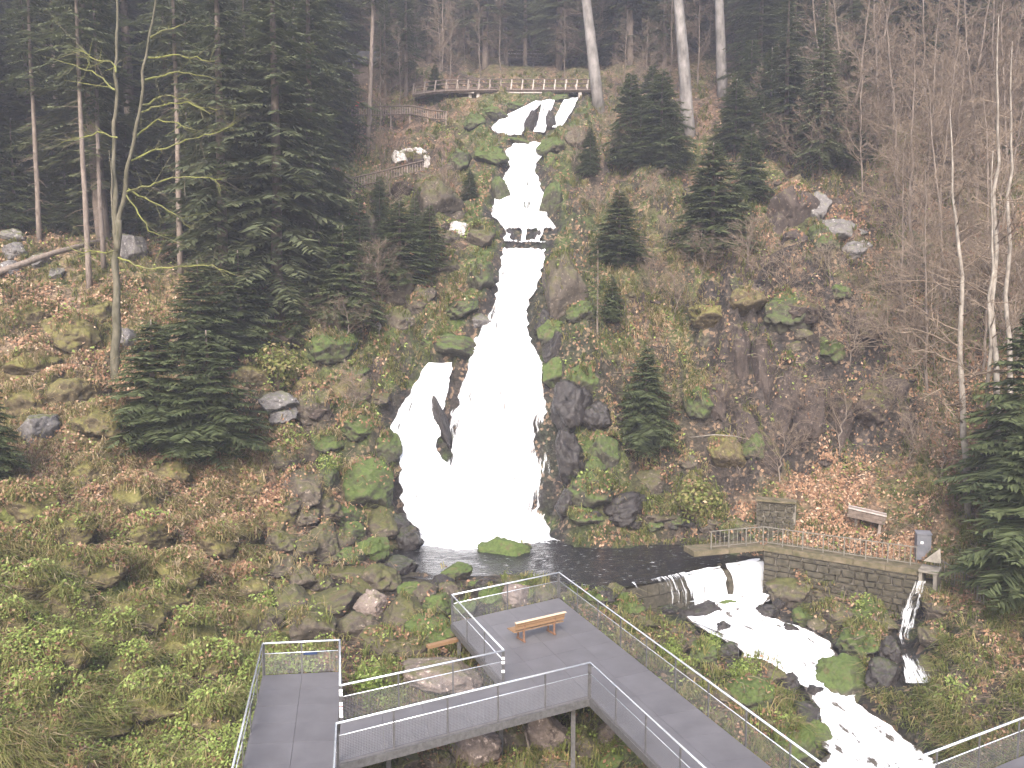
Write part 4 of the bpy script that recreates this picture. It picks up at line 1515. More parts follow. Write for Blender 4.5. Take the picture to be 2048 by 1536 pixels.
def boulder_mesh(seed, mat, angular=.5):
    r = np.random.default_rng(seed)
    V = IV.copy()
    n1 = fbm([V[:, 0] * 1.5 + seed, V[:, 1] * 1.5, V[:, 2] * 1.5], 3, seed)
    rad = 1 + (n1 - .5) * .75
    for _ in range(int(8 + angular * 12)):            # flat faces knocked off the ball
        nrm = r.normal(size=3)
        nrm /= np.linalg.norm(nrm)
        d0 = r.uniform(.60, .92)
        dt = V @ nrm
        rad = np.where(dt > 1e-3, np.minimum(rad, d0 / np.maximum(dt, 1e-3)), rad)
    V = V * rad[:, None]
    n2 = fbm([V[:, 0] * 5 + seed, V[:, 1] * 5, V[:, 2] * 5], 4, seed + 9)
    n3 = np.abs(2 * fbm([V[:, 0] * 2.4 + seed, V[:, 1] * 2.4, V[:, 2] * 2.4], 2, seed + 19) - 1)
    V = V * (1 + (n2 - .5) * .22 - np.clip(.10 - n3, 0, 1) * .9)[:, None]
    V /= np.abs(V).max(0)
    return np_mesh('boulder', V, IF, M[mat], True)


BM = {}


def bmesh_of(mat, k):
    if (mat, k) not in BM: BM[(mat, k)] = boulder_mesh(100 + k * 7 + sum(map(ord, mat)) % 50, mat, .2 if mat in ('b_tan', 'b_green') else .6)
    return BM[(mat, k)]


COVER = []


def boulder(u, v, w, h, mat, label, group=None, name='boulder', depth=None, sink=.3, tilt=.35, flat=None):
    """u, v = centre in the photograph, w, h = its size there; it stands on the ground behind its lower edge"""
    p_ = onpix(u, v + h * .35)
    D = p_[1]
    sx = w / 2 * D / F * 1.08
    sz = h / 2 * D / F * 1.12
    sy = depth if depth else (sx * .75 + sz * .25) * random.uniform(.8, 1.05)
    o = add(name, bmesh_of(mat, random.randrange(5)))
    o.scale = (sx, sy, sz)
    o.rotation_euler = (random.uniform(-tilt, tilt) * .5, random.uniform(-tilt, tilt), random.uniform(-.4, .4) + random.choice((0, math.pi)))
    o.location = (p_[0], p_[1] + sy * .35, p_[2] + sz * (1 - sink - .35))
    if group and '{' in label:
        a_ = w * h
        label = label.format({'b_green': 'green mossy', 'b_brown': 'brown', 'b_dark': 'wet dark', 'b_pink': 'bare pinkish', 'b_grey': 'grey', 'b_tan': 'tan mossy', 'b_cliff': 'dark fractured', 'b_pale': 'pale'}[mat])
        label = ('large ' if a_ > 5500 else 'small ' if a_ < 2400 else 'mid sized ') + label
    tag(o, label, 'boulder', group)
    if mat in ('b_tan', 'b_brown', 'b_green', 'b_cliff'): COVER.append((*o.location, sx * .9, sy * .9, sz * .93, o.rotation_euler[2]))
    return o


LB_POOL = '{} boulder heaped on the shore between grassy bank and plunge pool'
G_POOL = 'boulders on the shore of the plunge pool'
for b in [(641, 1079, 66, 80, 'b_brown'), (703, 1067, 60, 50, 'b_green'), (747, 1093, 64, 40, 'b_green'), (757, 1042, 72, 62, 'b_brown'), (689, 1031, 72, 42, 'b_green'), (658, 1120, 62, 32, 'b_brown'), (703, 1113, 52, 36, 'b_green'),
          (754, 1151, 78, 62, 'b_brown'), (689, 1146, 72, 46, 'b_brown'), (658, 1202, 112, 62, 'b_brown'), (580, 1202, 84, 72, 'b_brown'), (620, 1243, 92, 78, 'b_brown'), (744, 1205, 54, 50, 'b_pink'), (870, 1210, 58, 52, 'b_green'), (864, 1256, 92, 48, 'b_green'),
          (908, 1144, 62, 30, 'b_green'), (716, 1180, 60, 46, 'b_brown'), (820, 1175, 46, 30, 'b_green'), (700, 1250, 70, 50, 'b_brown'), (600, 1150, 70, 50, 'b_brown'), (640, 1160, 50, 36, 'b_brown'), (560, 1130, 60, 40, 'b_brown'), (790, 1050, 56, 40, 'b_dark'), (560, 1080, 60, 50, 'b_brown'), (600, 1095, 60, 50, 'b_brown'), (520, 1180, 56, 44, 'b_brown'), (640, 1010, 70, 56, 'b_brown'), (570, 1010, 60, 50, 'b_brown'), (680, 1080, 50, 40, 'b_brown'), (540, 1240, 60, 44, 'b_brown'), (800, 1130, 60, 36, 'b_dark'), (850, 1185, 50, 36, 'b_brown'), (900, 1180, 50, 30, 'b_brown'), (820, 1290, 60, 40, 'b_brown'), (815, 1075, 52, 44, 'b_dark'), (735, 1245, 46, 40, 'b_brown'), (930, 1215, 44, 36, 'b_green')]:
    boulder(b[0], b[1], b[2] * 1.22, b[3] * 1.22, b[4], LB_POOL, G_POOL)
boulder(805, 1223, 94, 90, 'b_brown', 'large rounded grey brown boulder standing highest on the pool shore heap', 'boulders on the shore of the plunge pool')
boulder(768, 1281, 116, 64, 'b_brown', 'broad flat brown boulder just behind the end of the left platform walkway')
boulder(1008, 1104, 124, 72, 'b_green', 'big green moss topped boulder standing in the pool below the waterfall', depth=1.2)
boulder(1031, 1188, 80, 52, 'b_pink', 'pale pinkish lichen spotted rock behind the far rail of the viewing platform')
boulder(1088, 1180, 72, 52, 'b_brown', 'brown rounded rock against the far corner post of the viewing platform')
boulder(985, 1190, 60, 44, 'b_green', 'small mossy rock behind the far rail beside the pinkish rock')
boulder(880, 1352, 168, 70, 'b_pink', 'flat pinkish bare rock in the gap between the two walkways', depth=1.6, sink=.2)
boulder(775, 1358, 66, 44, 'b_brown', 'brown rock beside the leafy plant in the gap between the walkways')
LB_UND = '{} boulder lying in the hollow under the connecting walkway'
for b in [(946, 1492, 116, 104, 'b_pink'), (1024, 1474, 60, 62, 'b_brown'), (1094, 1466, 108, 96, 'b_pink'), (1164, 1490, 74, 66, 'b_brown'), (1212, 1468, 60, 54, 'b_pink'), (1190, 1436, 90, 60, 'b_brown'), (1262, 1500, 80, 60, 'b_green'), (880, 1515, 70, 50, 'b_brown'), (800, 1520, 80, 50, 'b_brown'), (1120, 1530, 90, 50, 'b_brown'), (1040, 1530, 70, 44, 'b_brown'), (1220, 1525, 70, 44, 'b_green'), (740, 1525, 60, 40, 'b_brown')]:
    boulder(*b, LB_UND, 'boulders under the connecting walkway')

LB_WET = '{} boulder parting the white water of the stream below the weir'
for b in [(1536, 1223, 54, 36, 'b_dark'), (1584, 1264, 40, 44, 'b_dark'), (1625, 1267, 36, 32, 'b_dark'), (1447, 1261, 40, 44, 'b_dark'), (1461, 1305, 48, 52, 'b_dark'), (1400, 1226, 110, 30, 'b_dark'), (1546, 1178, 28, 32, 'b_dark'), (1560, 1208, 30, 26, 'b_dark'), (1676, 1284, 28, 18, 'b_dark'), (1615, 1425, 74, 48, 'b_dark'), (1580, 1366, 54, 54, 'b_dark'), (1625, 1385, 50, 46, 'b_dark'), (1460, 1325, 26, 18, 'b_dark'), (1330, 1216, 60, 20, 'b_dark'), (1505, 1232, 24, 18, 'b_dark'), (1686, 1432, 12, 10, 'b_dark')]:
    boulder(*b, LB_WET, 'wet boulders in the stream')
LB_BANK = '{} boulder on the bank between the stone wall and the stream'
for b in [(1590, 1172, 100, 92, 'b_brown'), (1662, 1178, 76, 60, 'b_brown'), (1680, 1225, 90, 60, 'b_brown'), (1734, 1223, 90, 62, 'b_green'), (1738, 1281, 110, 74, 'b_green'), (1782, 1297, 60, 60, 'b_dark'), (1772, 1346, 80, 74, 'b_dark'), (1833, 1368, 42, 34, 'b_dark'), (1860, 1330, 50, 40, 'b_brown'), (1610, 1235, 66, 40, 'b_green'), (1706, 1180, 50, 44, 'b_brown'), (1640, 1250, 56, 34, 'b_brown'), (1770, 1245, 56, 40, 'b_brown'), (1560, 1140, 50, 44, 'b_green'), (1625, 1135, 70, 40, 'b_green'), (1745, 1190, 60, 40, 'b_brown'), (1870, 1270, 70, 60, 'b_brown'), (1880, 1210, 60, 50, 'b_brown')]:
    boulder(*b, LB_BANK, 'boulders below the stone wall')
boulder(1697, 1350, 124, 108, 'b_green', 'largest dark mossy boulder beside the narrow brown step of the stream')
LB_LANE = '{} boulder on the strip between the platform lane and the stream'
for b in [(1461, 1216, 56, 44, 'b_green'), (1526, 1339, 96, 50, 'b_brown'), (1509, 1384, 108, 76, 'b_green'), (1645, 1466, 46, 84, 'b_green'), (1587, 1483, 96, 104, 'b_green'), (1410, 1304, 66, 52, 'b_green'), (1350, 1280, 100, 60, 'b_brown'), (1300, 1245, 70, 40, 'b_brown'), (1262, 1212, 60, 30, 'b_green'), (1440, 1390, 50, 36, 'b_brown'), (1476, 1425, 46, 36, 'b_brown'), (1230, 1180, 50, 28, 'b_brown'), (1380, 1345, 60, 44, 'b_brown'), (1540, 1440, 60, 46, 'b_brown'), (1200, 1195, 40, 26, 'b_green'), (1290, 1285, 50, 36, 'b_brown')]:
    boulder(*b, LB_LANE, 'boulders beside the platform lane')

# rocks flanking the falls
LB_FL = '{} rock crowding the foot of the waterfall'
for b in [(735, 968, 138, 130, 'b_green'), (655, 940, 46, 84, 'b_green'), (600, 975, 96, 96, 'b_brown'), (770, 890, 64, 68, 'b_green'), (560, 915, 70, 60, 'b_brown'), (650, 880, 70, 50, 'b_green'), (1190, 980, 110, 90, 'b_green'), (1142, 905, 70, 130, 'b_dark'), (1165, 755, 80, 80, 'b_green'), (1135, 1005, 56, 80, 'b_dark'), (1215, 900, 80, 90, 'b_green'), (1108, 690, 46, 80, 'b_dark'), (1200, 830, 60, 70, 'b_dark'), (1250, 1010, 110, 60, 'b_dark'), (1170, 1030, 80, 40, 'b_green'), (720, 850, 90, 60, 'b_green'), (884, 832, 26, 110, 'b_dark'), (1330, 1020, 120, 60, 'b_brown'), (1310, 960, 90, 70, 'b_brown'), (1395, 985, 100, 110, 'b_tan'), (610, 1030, 60, 44, 'b_brown')]:
    boulder(*b, LB_FL, 'rocks at the foot of the waterfall')
boulder(1150, 815, 92, 116, 'b_dark', 'overhanging black rock beside the right edge of the lower cascade', sink=.1)
boulder(1126, 560, 96, 170, 'b_brown', 'tall brownish bare rock face squeezing the middle of the waterfall', sink=.35, tilt=.1)
LB_MID = '{} rock ledge lining the middle and upper waterfall'
for b in [(905, 690, 130, 60, 'b_green'), (960, 640, 60, 36, 'b_grey'), (930, 610, 80, 50, 'b_green'), (965, 545, 60, 80, 'b_green'), (960, 470, 60, 60, 'b_brown'), (1100, 660, 60, 60, 'b_green'), (1110, 740, 60, 70, 'b_green'), (1090, 640, 40, 60, 'b_dark'), (985, 305, 70, 44, 'b_green'), (1000, 380, 40, 70, 'b_green'), (1100, 400, 50, 90, 'b_green'), (1100, 290, 60, 40, 'b_green'), (985, 225, 60, 34, 'b_green'), (1030, 210, 44, 22, 'b_green'), (950, 240, 46, 40, 'b_green'), (1062, 240, 26, 50, 'b_dark'), (1104, 240, 20, 50, 'b_dark'), (1120, 195, 40, 18, 'b_green'), (1040, 282, 70, 16, 'b_green'), (1160, 270, 60, 50, 'b_brown'), (840, 590, 76, 54, 'b_brown'), (880, 520, 80, 50, 'b_brown'), (1160, 620, 60, 50, 'b_green'), (860, 360, 60, 60, 'b_brown'), (920, 320, 60, 60, 'b_green'), (1020, 465, 18, 24, 'b_dark'), (1075, 470, 18, 24, 'b_dark')]:
    boulder(*b, LB_MID, 'rock ledges lining the waterfall')
boulder(915, 458, 50, 44, 'b_pale', 'whitish lichen crusted rock above the mossy ledge beside the middle cascade')
for b in [(815, 304, 36, 22), (838, 306, 34, 26), (852, 322, 26, 30), (800, 312, 34, 26)]:
    boulder(*b, 'b_pale', 'pale lichen covered rock at the upper end of the path fence', 'pale rocks by the path fence')
boulder(1680, 462, 120, 58, 'b_grey', 'smooth pale grey rock slab on the wooded slope above the dark cliff', sink=.15, tilt=.15)
LB_CL = '{} outcrop rock in the cliff below the bare trees'
for b in [(1590, 395, 90, 120, 'b_cliff'), (1556, 440, 60, 90, 'b_cliff'), (1632, 400, 70, 70, 'b_grey'), (1720, 490, 60, 34, 'b_grey'), (1590, 470, 60, 36, 'b_cliff'), (1480, 690, 60, 150, 'b_cliff'), (1530, 720, 50, 190, 'b_cliff'), (1575, 760, 56, 220, 'b_cliff'), (1620, 800, 60, 170, 'b_cliff'), (1500, 850, 60, 130, 'b_cliff'), (1680, 820, 60, 150, 'b_cliff'), (1545, 900, 60, 120, 'b_cliff'), (1440, 770, 50, 120, 'b_cliff'), (1730, 640, 90, 70, 'b_cliff'), (1600, 610, 110, 50, 'b_cliff'), (1460, 890, 90, 90, 'b_tan'), (1430, 620, 90, 60, 'b_tan'), (1780, 560, 80, 60, 'b_cliff'), (1790, 760, 60, 110, 'b_cliff'), (1500, 590, 80, 60, 'b_tan')]:
    boulder(*b, LB_CL, 'outcrop rocks of the dark cliff', sink=.5, tilt=.25)
# stones along the near shore of the pool and under the banks
rS = np.random.default_rng(15)
for k in range(46):
    if k < 24: u, v = rS.uniform(860, 1280), 0
    else: u, v = rS.uniform(1180, 1480), 0
    v = (1165 + (u - 860) * .05 + rS.uniform(-14, 16)) if k < 24 else (1042 + rS.uniform(-14, 12) + max(0, (u - 1380) * .1))
    w = rS.uniform(22, 60)
    boulder(u, v, w, w * rS.uniform(.5, .8), ['b_brown', 'b_dark', 'b_green', 'b_dark'][k % 4], '{} stone on the far shore of the pool under the steep bank' if k >= 24 else '{} stone at the water edge between pool and viewing platform', 'stones on the far pool shore' if k >= 24 else 'stones between pool and platform')
for k in range(120):
    if k < 60: u, v, ph, gr = rS.uniform(1180, 1980), rS.uniform(330, 960), '{} rock bedded in the slope between waterfall and bare trees', 'rocks bedded in the steep slope'
    else: u, v, ph, gr = rS.uniform(540, 940), rS.uniform(300, 840), '{} rock bedded in the slope between big spruce and waterfall', 'rocks bedded in the slope by the spruce'
    if 760 < u < 960 and v > 640 or (u > 900 and v > 560 and u < 1000): continue
    w = 20 + 90 * rS.random() ** 2.2
    if k < 60 and k % 3 == 0: continue
    boulder(u, v, w, w * rS.uniform(.5, 1.1), ['b_brown', 'b_brown', 'b_cliff', 'b_brown', 'b_green', 'b_cliff'][k % 6], ph, gr, sink=.5)
# left slope
boulder(66, 850, 84, 74, 'b_grey', 'angular grey boulder half sunk in the leafy left slope', sink=.35)
boulder(255, 672, 44, 48, 'b_grey', 'grey boulder just behind the mossy forked tree trunk')
boulder(545, 798, 96, 40, 'b_grey', 'overhanging grey slab under the pale green bush beside the young firs')
boulder(562, 830, 60, 34, 'b_grey', 'small grey rock beneath the overhanging grey slab')
for b in [(30, 500, 66, 44), (15, 535, 50, 40), (265, 490, 56, 66), (110, 545, 34, 30), (72, 520, 46, 34), (28, 470, 50, 30)]:
    boulder(*b, 'b_grey', 'grey lichen flecked boulder at the dark forest edge by the fallen trunk', 'boulders at the forest edge')
LB_HUM = '{} hummock boulder bulging from the leafy bank'
for b in [(130, 770, 116, 74), (205, 832, 92, 66), (40, 790, 80, 60), (60, 720, 70, 50), (130, 650, 80, 60), (60, 620, 70, 44), (190, 620, 60, 50), (40, 990, 90, 60), (130, 1050, 100, 66), (260, 980, 80, 60), (180, 930, 60, 44), (330, 940, 70, 44), (290, 1060, 80, 56), (420, 1070, 70, 50), (200, 1130, 70, 60), (350, 1130, 80, 60), (480, 1060, 60, 50), (490, 1160, 70, 60), (130, 1210, 60, 70), (60, 1160, 70, 50), (270, 1220, 80, 50), (360, 1270, 110, 70), (410, 1330, 90, 60), (120, 1310, 70, 60), (250, 1330, 70, 50), (300, 1400, 110, 70), (60, 1390, 80, 50), (420, 1420, 70, 60), (200, 1450, 80, 40), (440, 1240, 70, 50), (510, 1230, 60, 40), (500, 740, 60, 50), (690, 770, 50, 40), (540, 1030, 60, 50), (500, 960, 50, 40), (620, 760, 60, 40), (330, 1190, 60, 44), (230, 1260, 60, 50), (20, 1240, 50, 50), (150, 1120, 50, 40)]:
    boulder(b[0], b[1], b[2] * 1.5, b[3] * 1.45, 'b_tan', LB_HUM, 'hummock boulders of the bank', sink=.5)

# ------------------------------------------------------------------ trees
def conifer_parts(H, r0, start, cr, seed, needle, step=.16, tw=.13, dead=0, whorl=.62, lean=0.0, open_=1.0, nb=(5, 8)):
    """spruce / fir: trunk, crown of needle sprays, dead lower twigs"""
    r = np.random.default_rng(seed)
    zz = np.linspace(0, H, 14)
    sway = np.cumsum(r.normal(0, .02, (14, 2)), 0) * (H / 20)
    ax = np.stack([sway[:, 0] + lean * zz, sway[:, 1], zz], -1)
    ax[0, 2] = -1.2
    trunk = MB().tube(ax, r0 * (1 - zz / H) ** .75 + .015, 9)
    axis_at = lambda z: np.array([np.interp(z, zz, ax[:, 0]), np.interp(z, zz, ax[:, 1]), z])
    Vs, tint = [], []
    z = start * H
    bare = MB()
    zb = max(.08 * H, 1.0)
    while dead and zb < start * H:
        for _ in range(r.integers(1, 4)):
            a = r.uniform(0, 2 * np.pi)
            L = r.uniform(.3, 1) * dead
            p0 = axis_at(zb)
            dd_ = np.array([np.cos(a), np.sin(a), r.uniform(-.5, .05)])
            bare.tube([p0, p0 + dd_ * L * .5, p0 + dd_ * L + [0, 0, -.12 * L]], [.02, .013, .006], 3, False)
        zb += r.uniform(.3, .7)
    while z < H * .985:
        t = (z / H - start) / (1 - start)
        prof = (1 - t) ** .85 * min(1, .45 + t * 4)
        n = r.integers(*nb) if t < .85 else 5
        a0 = r.uniform(0, 6.28)
        for k in range(n):
            L = cr * prof * r.uniform(.55, 1.2) + .12
            a = a0 + k * 2 * np.pi / n + r.normal(0, .22)
            hd = np.array([np.cos(a), np.sin(a), 0])
            sd_ = np.array([-np.sin(a), np.cos(a), 0])
            el = -.32 + .75 * t + r.normal(0, .10)
            p0 = axis_at(z + r.uniform(-.15, .15))
            m = max(3, int(L / step))
            s = (np.arange(m) + r.uniform(0, .8, m)) / m
            s = np.clip(.12 + .9 * s, 0, 1)
            droop = -.28 * L * s * s + .16 * L * np.clip(s - .6, 0, 1)
            cpnt = p0 + hd * (L * s)[:, None] * np.cos(el) + np.array([0, 0, 1.]) * (L * s * np.sin(el) + droop)[:, None]
            for sg in (-1, 1):
                keep = r.random(m) < .92 * open_
                ln = np.minimum(.16 + .55 * L * (1 - s) ** .7 * s ** .35, .95) * r.uniform(.6, 1.2, m)
                fw = r.uniform(.5, .95, m)
                dr = hd[None] * fw[:, None] + sg * sd_[None] * 1.0 + np.array([0, 0, 1.]) * r.normal(-.30, .16, m)[:, None]
                dr /= np.linalg.norm(dr, axis=1)[:, None]
                pw = np.cross(dr, np.array([0, 0, 1.]) + r.normal(0, .25, (m, 3)))
                pw /= np.linalg.norm(pw, axis=1)[:, None]
                wd = tw * r.uniform(.7, 1.3, m)
                mid = cpnt + dr * (ln * .42)[:, None]
                tip = cpnt + dr * ln[:, None] - np.array([0, 0, 1.]) * (ln * .12)[:, None]
                q = np.stack([cpnt, mid + pw * wd[:, None] / 2, tip, mid - pw * wd[:, None] / 2], 1)[keep]
                Vs.append(q.reshape(-1, 3))
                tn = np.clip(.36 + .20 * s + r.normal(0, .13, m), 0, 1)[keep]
                tint.append(np.repeat(tn, 4))
            # leading tip
            q = np.array([cpnt[-1], cpnt[-1] + sd_ * tw * .5 + hd * .12, cpnt[-1] + hd * .3, cpnt[-1] - sd_ * tw * .5 + hd * .12])
            Vs.append(q)
            tint.append(np.full(4, .6))
        z += whorl * r.uniform(.7, 1.25) * (1 - .45 * t)
    V = np.concatenate(Vs)
    tm = np.concatenate(tint)
    Fq = np.arange(len(V)).reshape(-1, 4)
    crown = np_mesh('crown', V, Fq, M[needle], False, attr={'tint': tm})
    return trunk, crown, (bare if dead else None)


def make_conifer(name, H, r0, start, cr, seed, needle='needle', bark='bark_spruce', dead=0, **k):
    tr, cr_, br = conifer_parts(H, r0, start, cr, seed, needle, dead=dead, **k)
    return dict(trunk=tr.mesh('trunk', M[bark], True), crown=cr_, dead=None if br is None else br.mesh('dead_branches', M['twig'], False, attr={'tint': np.full(br.n, .5)}))


def plant_tree(proto, name, p_, label, group=None, rz=0, sc=1.0, cat='tree', tilt=(0, 0)):
    o = empty(name, (float(p_[0]), float(p_[1]), float(p_[2])), rz)
    o.rotation_euler = (tilt[0], tilt[1], rz)
    o.scale = (sc,) * 3 if isinstance(sc, (int, float)) else sc
    tag(o, label, cat, group)
    for part, nm in (('trunk', 'trunk'), ('crown', 'crown'), ('dead', 'dead_branches')):
        if proto.get(part):
            c_ = add(nm, proto[part], o)
            if part == 'dead': c_['kind'] = 'stuff'
    return o


def bare_parts(H, r0, seed, nbr=26, start=.25, spread=.38, up=.75, twigs=(7, 5), bark='bark_pale', twig='twig', lean=(0, 0), wand=.12, minr=.006, mossy=False, fork=None):
    r = np.random.default_rng(seed)
    n = 16
    zz = np.linspace(0, H, n)
    w = np.cumsum(r.normal(0, wand, (n, 2)), 0) * (H / 20)
    w -= w[0]
    ax = np.stack([w[:, 0] + lean[0] * zz, w[:, 1] + lean[1] * zz, zz], -1)
    ax[0, 2] = -1.0
    rad = r0 * (1 - zz / H) ** .8 + .012
    trunk = MB().tube(ax, rad, 8)
    tw = MB()
    tints = []

    def seg(pts, rads, tint, sides=3):
        b = tw.n
        tw.tube(pts, rads, sides, False)
        tints.append(np.full(tw.n - b, tint))

    def grow(p, d, L, rd, lev):
        k = 5 if lev < 2 else 3
        pts = [p]
        dd_ = d / np.linalg.norm(d)
        for _ in range(k - 1):
            dd_ = dd_ + r.normal(0, .16 if lev < 2 else .22, 3) + np.array([0, 0, .06 if lev == 1 else .03])
            dd_ /= np.linalg.norm(dd_)
            pts.append(pts[-1] + dd_ * L / (k - 1))
        pts = np.array(pts)
        ti = np.clip(r.normal(.5, .18) + (.0 if lev > 1 else -.1), 0, 1)
        if mossy and lev == 1: ti = np.clip(r.normal(.68, .12), 0, 1)
        if mossy and lev > 1: ti = np.clip(r.normal(.35, .25), 0, 1)
        seg(pts, np.linspace(rd, max(minr * .6, rd * .3), k), ti, 4 if lev == 1 else 3)
        if lev >= 3: return
        cnt = twigs[lev - 1]
        for q in range(cnt):
            t_ = r.uniform(.2, 1.0)
            f_ = t_ * (k - 1)
            i_ = min(int(f_), k - 2)
            pp_ = pts[i_] + (pts[i_ + 1] - pts[i_]) * (f_ - i_)
            tg = pts[i_ + 1] - pts[i_]
            tg /= np.linalg.norm(tg)
            pr_ = r.normal(size=3)
            pr_ -= tg * (pr_ @ tg)
            pr_ /= np.linalg.norm(pr_)
            nd = tg * .8 + pr_ * .75 + np.array([0, 0, .15])
            grow(pp_, nd, L * r.uniform(.3, .55) * (1.1 - .4 * t_), max(minr, rd * .45), lev + 1)
    for b in range(nbr):
        z = H * (start + (1 - start) * (b + r.uniform(0, 1)) / nbr) * .98
        t = z / H
        a = r.uniform(0, 6.283)
        p = np.array([np.interp(z, zz, ax[:, 0]), np.interp(z, zz, ax[:, 1]), z])
        d = np.array([np.cos(a), np.sin(a), up * r.uniform(.3, 1.4)])
        L = H * spread * (1.05 - t) * r.uniform(.5, 1.2) + .5
        grow(p, d, L, max(minr * 2, np.interp(z, zz, rad) * .42), 1)
    return dict(trunk=trunk.mesh('trunk', M[bark], True), crown=tw.mesh('crown', M[twig], False, attr={'tint': np.concatenate(tints)}))


PROTO = {}
PROTO['spruce'] = [make_conifer('spruce', 22, .30, .08, 3.6, 1, step=.15, tw=.19, whorl=.50), make_conifer('spruce', 22, .30, .14, 3.3, 2, step=.15, tw=.19, whorl=.52), make_conifer('spruce', 22, .28, .04, 4.2, 3, step=.15, tw=.20, whorl=.50), make_conifer('spruce', 22, .30, .26, 3.2, 4, dead=1.6, step=.15, tw=.19, whorl=.52)]
PROTO['pole'] = [make_conifer('spruce', 27, .19, .50, 2.9, 11, dead=1.4, tw=.17), make_conifer('spruce', 27, .18, .42, 2.7, 12, dead=1.8, tw=.17)]
PROTO['fir'] = [make_conifer('fir', 34, .60, .55, 4.2, 21, bark='bark_fir', dead=1.2, tw=.2), make_conifer('fir', 34, .60, .48, 4.0, 22, bark='bark_fir', dead=1.5, tw=.2)]
PROTO['young'] = [make_conifer('young_fir', 6, .09, .02, 1.95, 31, 'needle_young', step=.06, tw=.085, whorl=.21, nb=(7, 10)), make_conifer('young_fir', 6, .09, .03, 1.8, 32, 'needle_young', step=.06, tw=.085, whorl=.22, nb=(7, 10)), make_conifer('young_fir', 6, .08, .03, 1.65, 33, 'needle_young', step=.06, tw=.085, whorl=.24, nb=(7, 10))]
PROTO['thin'] = [make_conifer('thin_fir', 6, .06, .25, 1.5, 34, 'needle_young', step=.10, tw=.07, whorl=.55, open_=.7, dead=.8)]
_bk = dict(bark='bark_brown', minr=.0075)
PROTO['bare'] = [bare_parts(15, .10, 41, 38, .14, .30, .75, (9, 6), **_bk), bare_parts(15, .09, 42, 40, .10, .34, .6, (9, 6), **_bk), bare_parts(15, .10, 43, 36, .18, .30, .9, (9, 6), **_bk), bare_parts(12, .08, 44, 38, .08, .38, .55, (9, 6), **_bk)]
PROTO['birch'] = [bare_parts(20, .17, 51, 26, .22, .22, .5, (6, 4), wand=.08), bare_parts(20, .14, 52, 20, .35, .18, .6, (6, 4), wand=.08)]
PROTO['shrub'] = [bare_parts(3.2, .022, 61, 24, .03, .6, .9, (7, 5), bark='bark_brown', minr=.0065, wand=.5), bare_parts(3.2, .022, 62, 26, .02, .65, .6, (7, 5), bark='bark_brown', minr=.0065, wand=.5)]

TREES = []      # plan positions taken


def tree_at(kind, k, u, v, name, label, height=None, group=None, rz=None, tilt=(0, 0), wide=1.0, p_=None):
    p_ = onpix(u, v) if p_ is None else p_
    base = {'spruce': 22, 'pole': 27, 'fir': 34, 'young': 6, 'thin': 6, 'bare': 15, 'birch': 20, 'shrub': 3.2}[kind]
    sc = 1.0 if height is None else height / base
    pr = PROTO[kind][k % len(PROTO[kind])]
    TREES.append((p_[0], p_[1]))
    return plant_tree(pr, name, p_, label, group, random.uniform(0, 6.28) if rz is None else rz, (sc * wide, sc * wide, sc), tilt=tilt, cat='shrub' if kind == 'shrub' else 'tree')


def h_px(u, v, vtop):
    """height in metres of an upright thing whose foot is at pixel (u, v) and whose top is at row vtop"""
    p_ = onpix(u, v)
    lo, hi = 0.1, 80.
    for _ in range(40):
        m = (lo + hi) / 2
        if project(p_ + [0, 0, m])[1][0] > vtop: lo = m
        else: hi = m
    return lo


# the trunks and young firs one can tell apart
tree_at('pole', 0, 178, 576, 'spruce_tree', 'slender pale trunked spruce beside the mossy forked tree', 26)
tree_at('pole', 1, 207, 535, 'spruce_tree', 'thinner spruce trunk just behind the slender pale one by the fallen trunk', 24)
tree_at('pole', 0, 362, 545, 'spruce_tree', 'pale spruce trunk rising behind the yellow mossy branches', 28)
tree_at('pole', 1, 78, 482, 'spruce_tree', 'slim spruce trunk beside the grey boulders at the dark forest edge', 25)
tree_at('pole', 1, 735, 290, 'spruce_tree', 'tall leaning trunk standing in front of the picket fence', 30, rz=0, tilt=(0, R(3)))
tree_at('fir', 0, 1198, 212, 'silver_fir_tree', 'stout grey fir trunk leaning at the end of the timber bridge', 34, rz=0, tilt=(0, R(-7)))
tree_at('fir', 1, 1380, 272, 'silver_fir_tree', 'big pale fir trunk with peeling bark on the steep slope beside the waterfall', 34, rz=0, tilt=(0, R(-6)))
tree_at('fir', 0, 1446, 192, 'silver_fir_tree', 'second pale fir trunk uphill behind the peeling one', 32, rz=0, tilt=(0, R(-3)))
for (u, v, vt, w, lb) in [(310, 893, 640, 1.65, 'dense young fir with low spreading boughs beside the mossy forked tree'), (420, 900, 660, 1.75, 'broad young fir with a pale leader twin of its neighbour on the leafy bank'), (1290, 892, 690, 1.25, 'young fir on the tan grassy slope right beside the lower cascade'),
                        (1238, 525, 380, 1.8, 'bushy young fir above the tall brown rock face'), (1425, 510, 285, 1.5, 'dark full fir uphill between the waterfall and the grey rock slab'),
                        (690, 645, 450, 1.5, 'young fir among shrubs uphill of the overhanging slab'), (800, 575, 400, 1.7, 'dark young fir on the slope below the path fence'), (860, 540, 410, 1.5, 'small fir on the mossy slope beside the whitish rock'), (400, 715, 520, 1.7, 'fir filling the gap behind the broad young fir'), (480, 700, 500, 1.7, 'fir under the big spruce beside the pale green bush')]:
    tree_at('young', hash(lb) % 1 + int(u) % 3, u, v, 'young_fir_tree', lb, h_px(u, v, vt), wide=w)
tree_at('thin', 0, 1195, 665, 'young_fir_tree', 'thin see-through fir with bare lower twigs beside the tall rock face', h_px(1195, 665, 500))
tree_at('spruce', 2, 560, 640, 'spruce_tree', 'large full spruce with drooping boughs nearest the waterfall clearing', 27, wide=1.15)
tree_at('spruce', 0, 450, 600, 'spruce_tree', 'full spruce beside the largest one behind the young firs', 26)
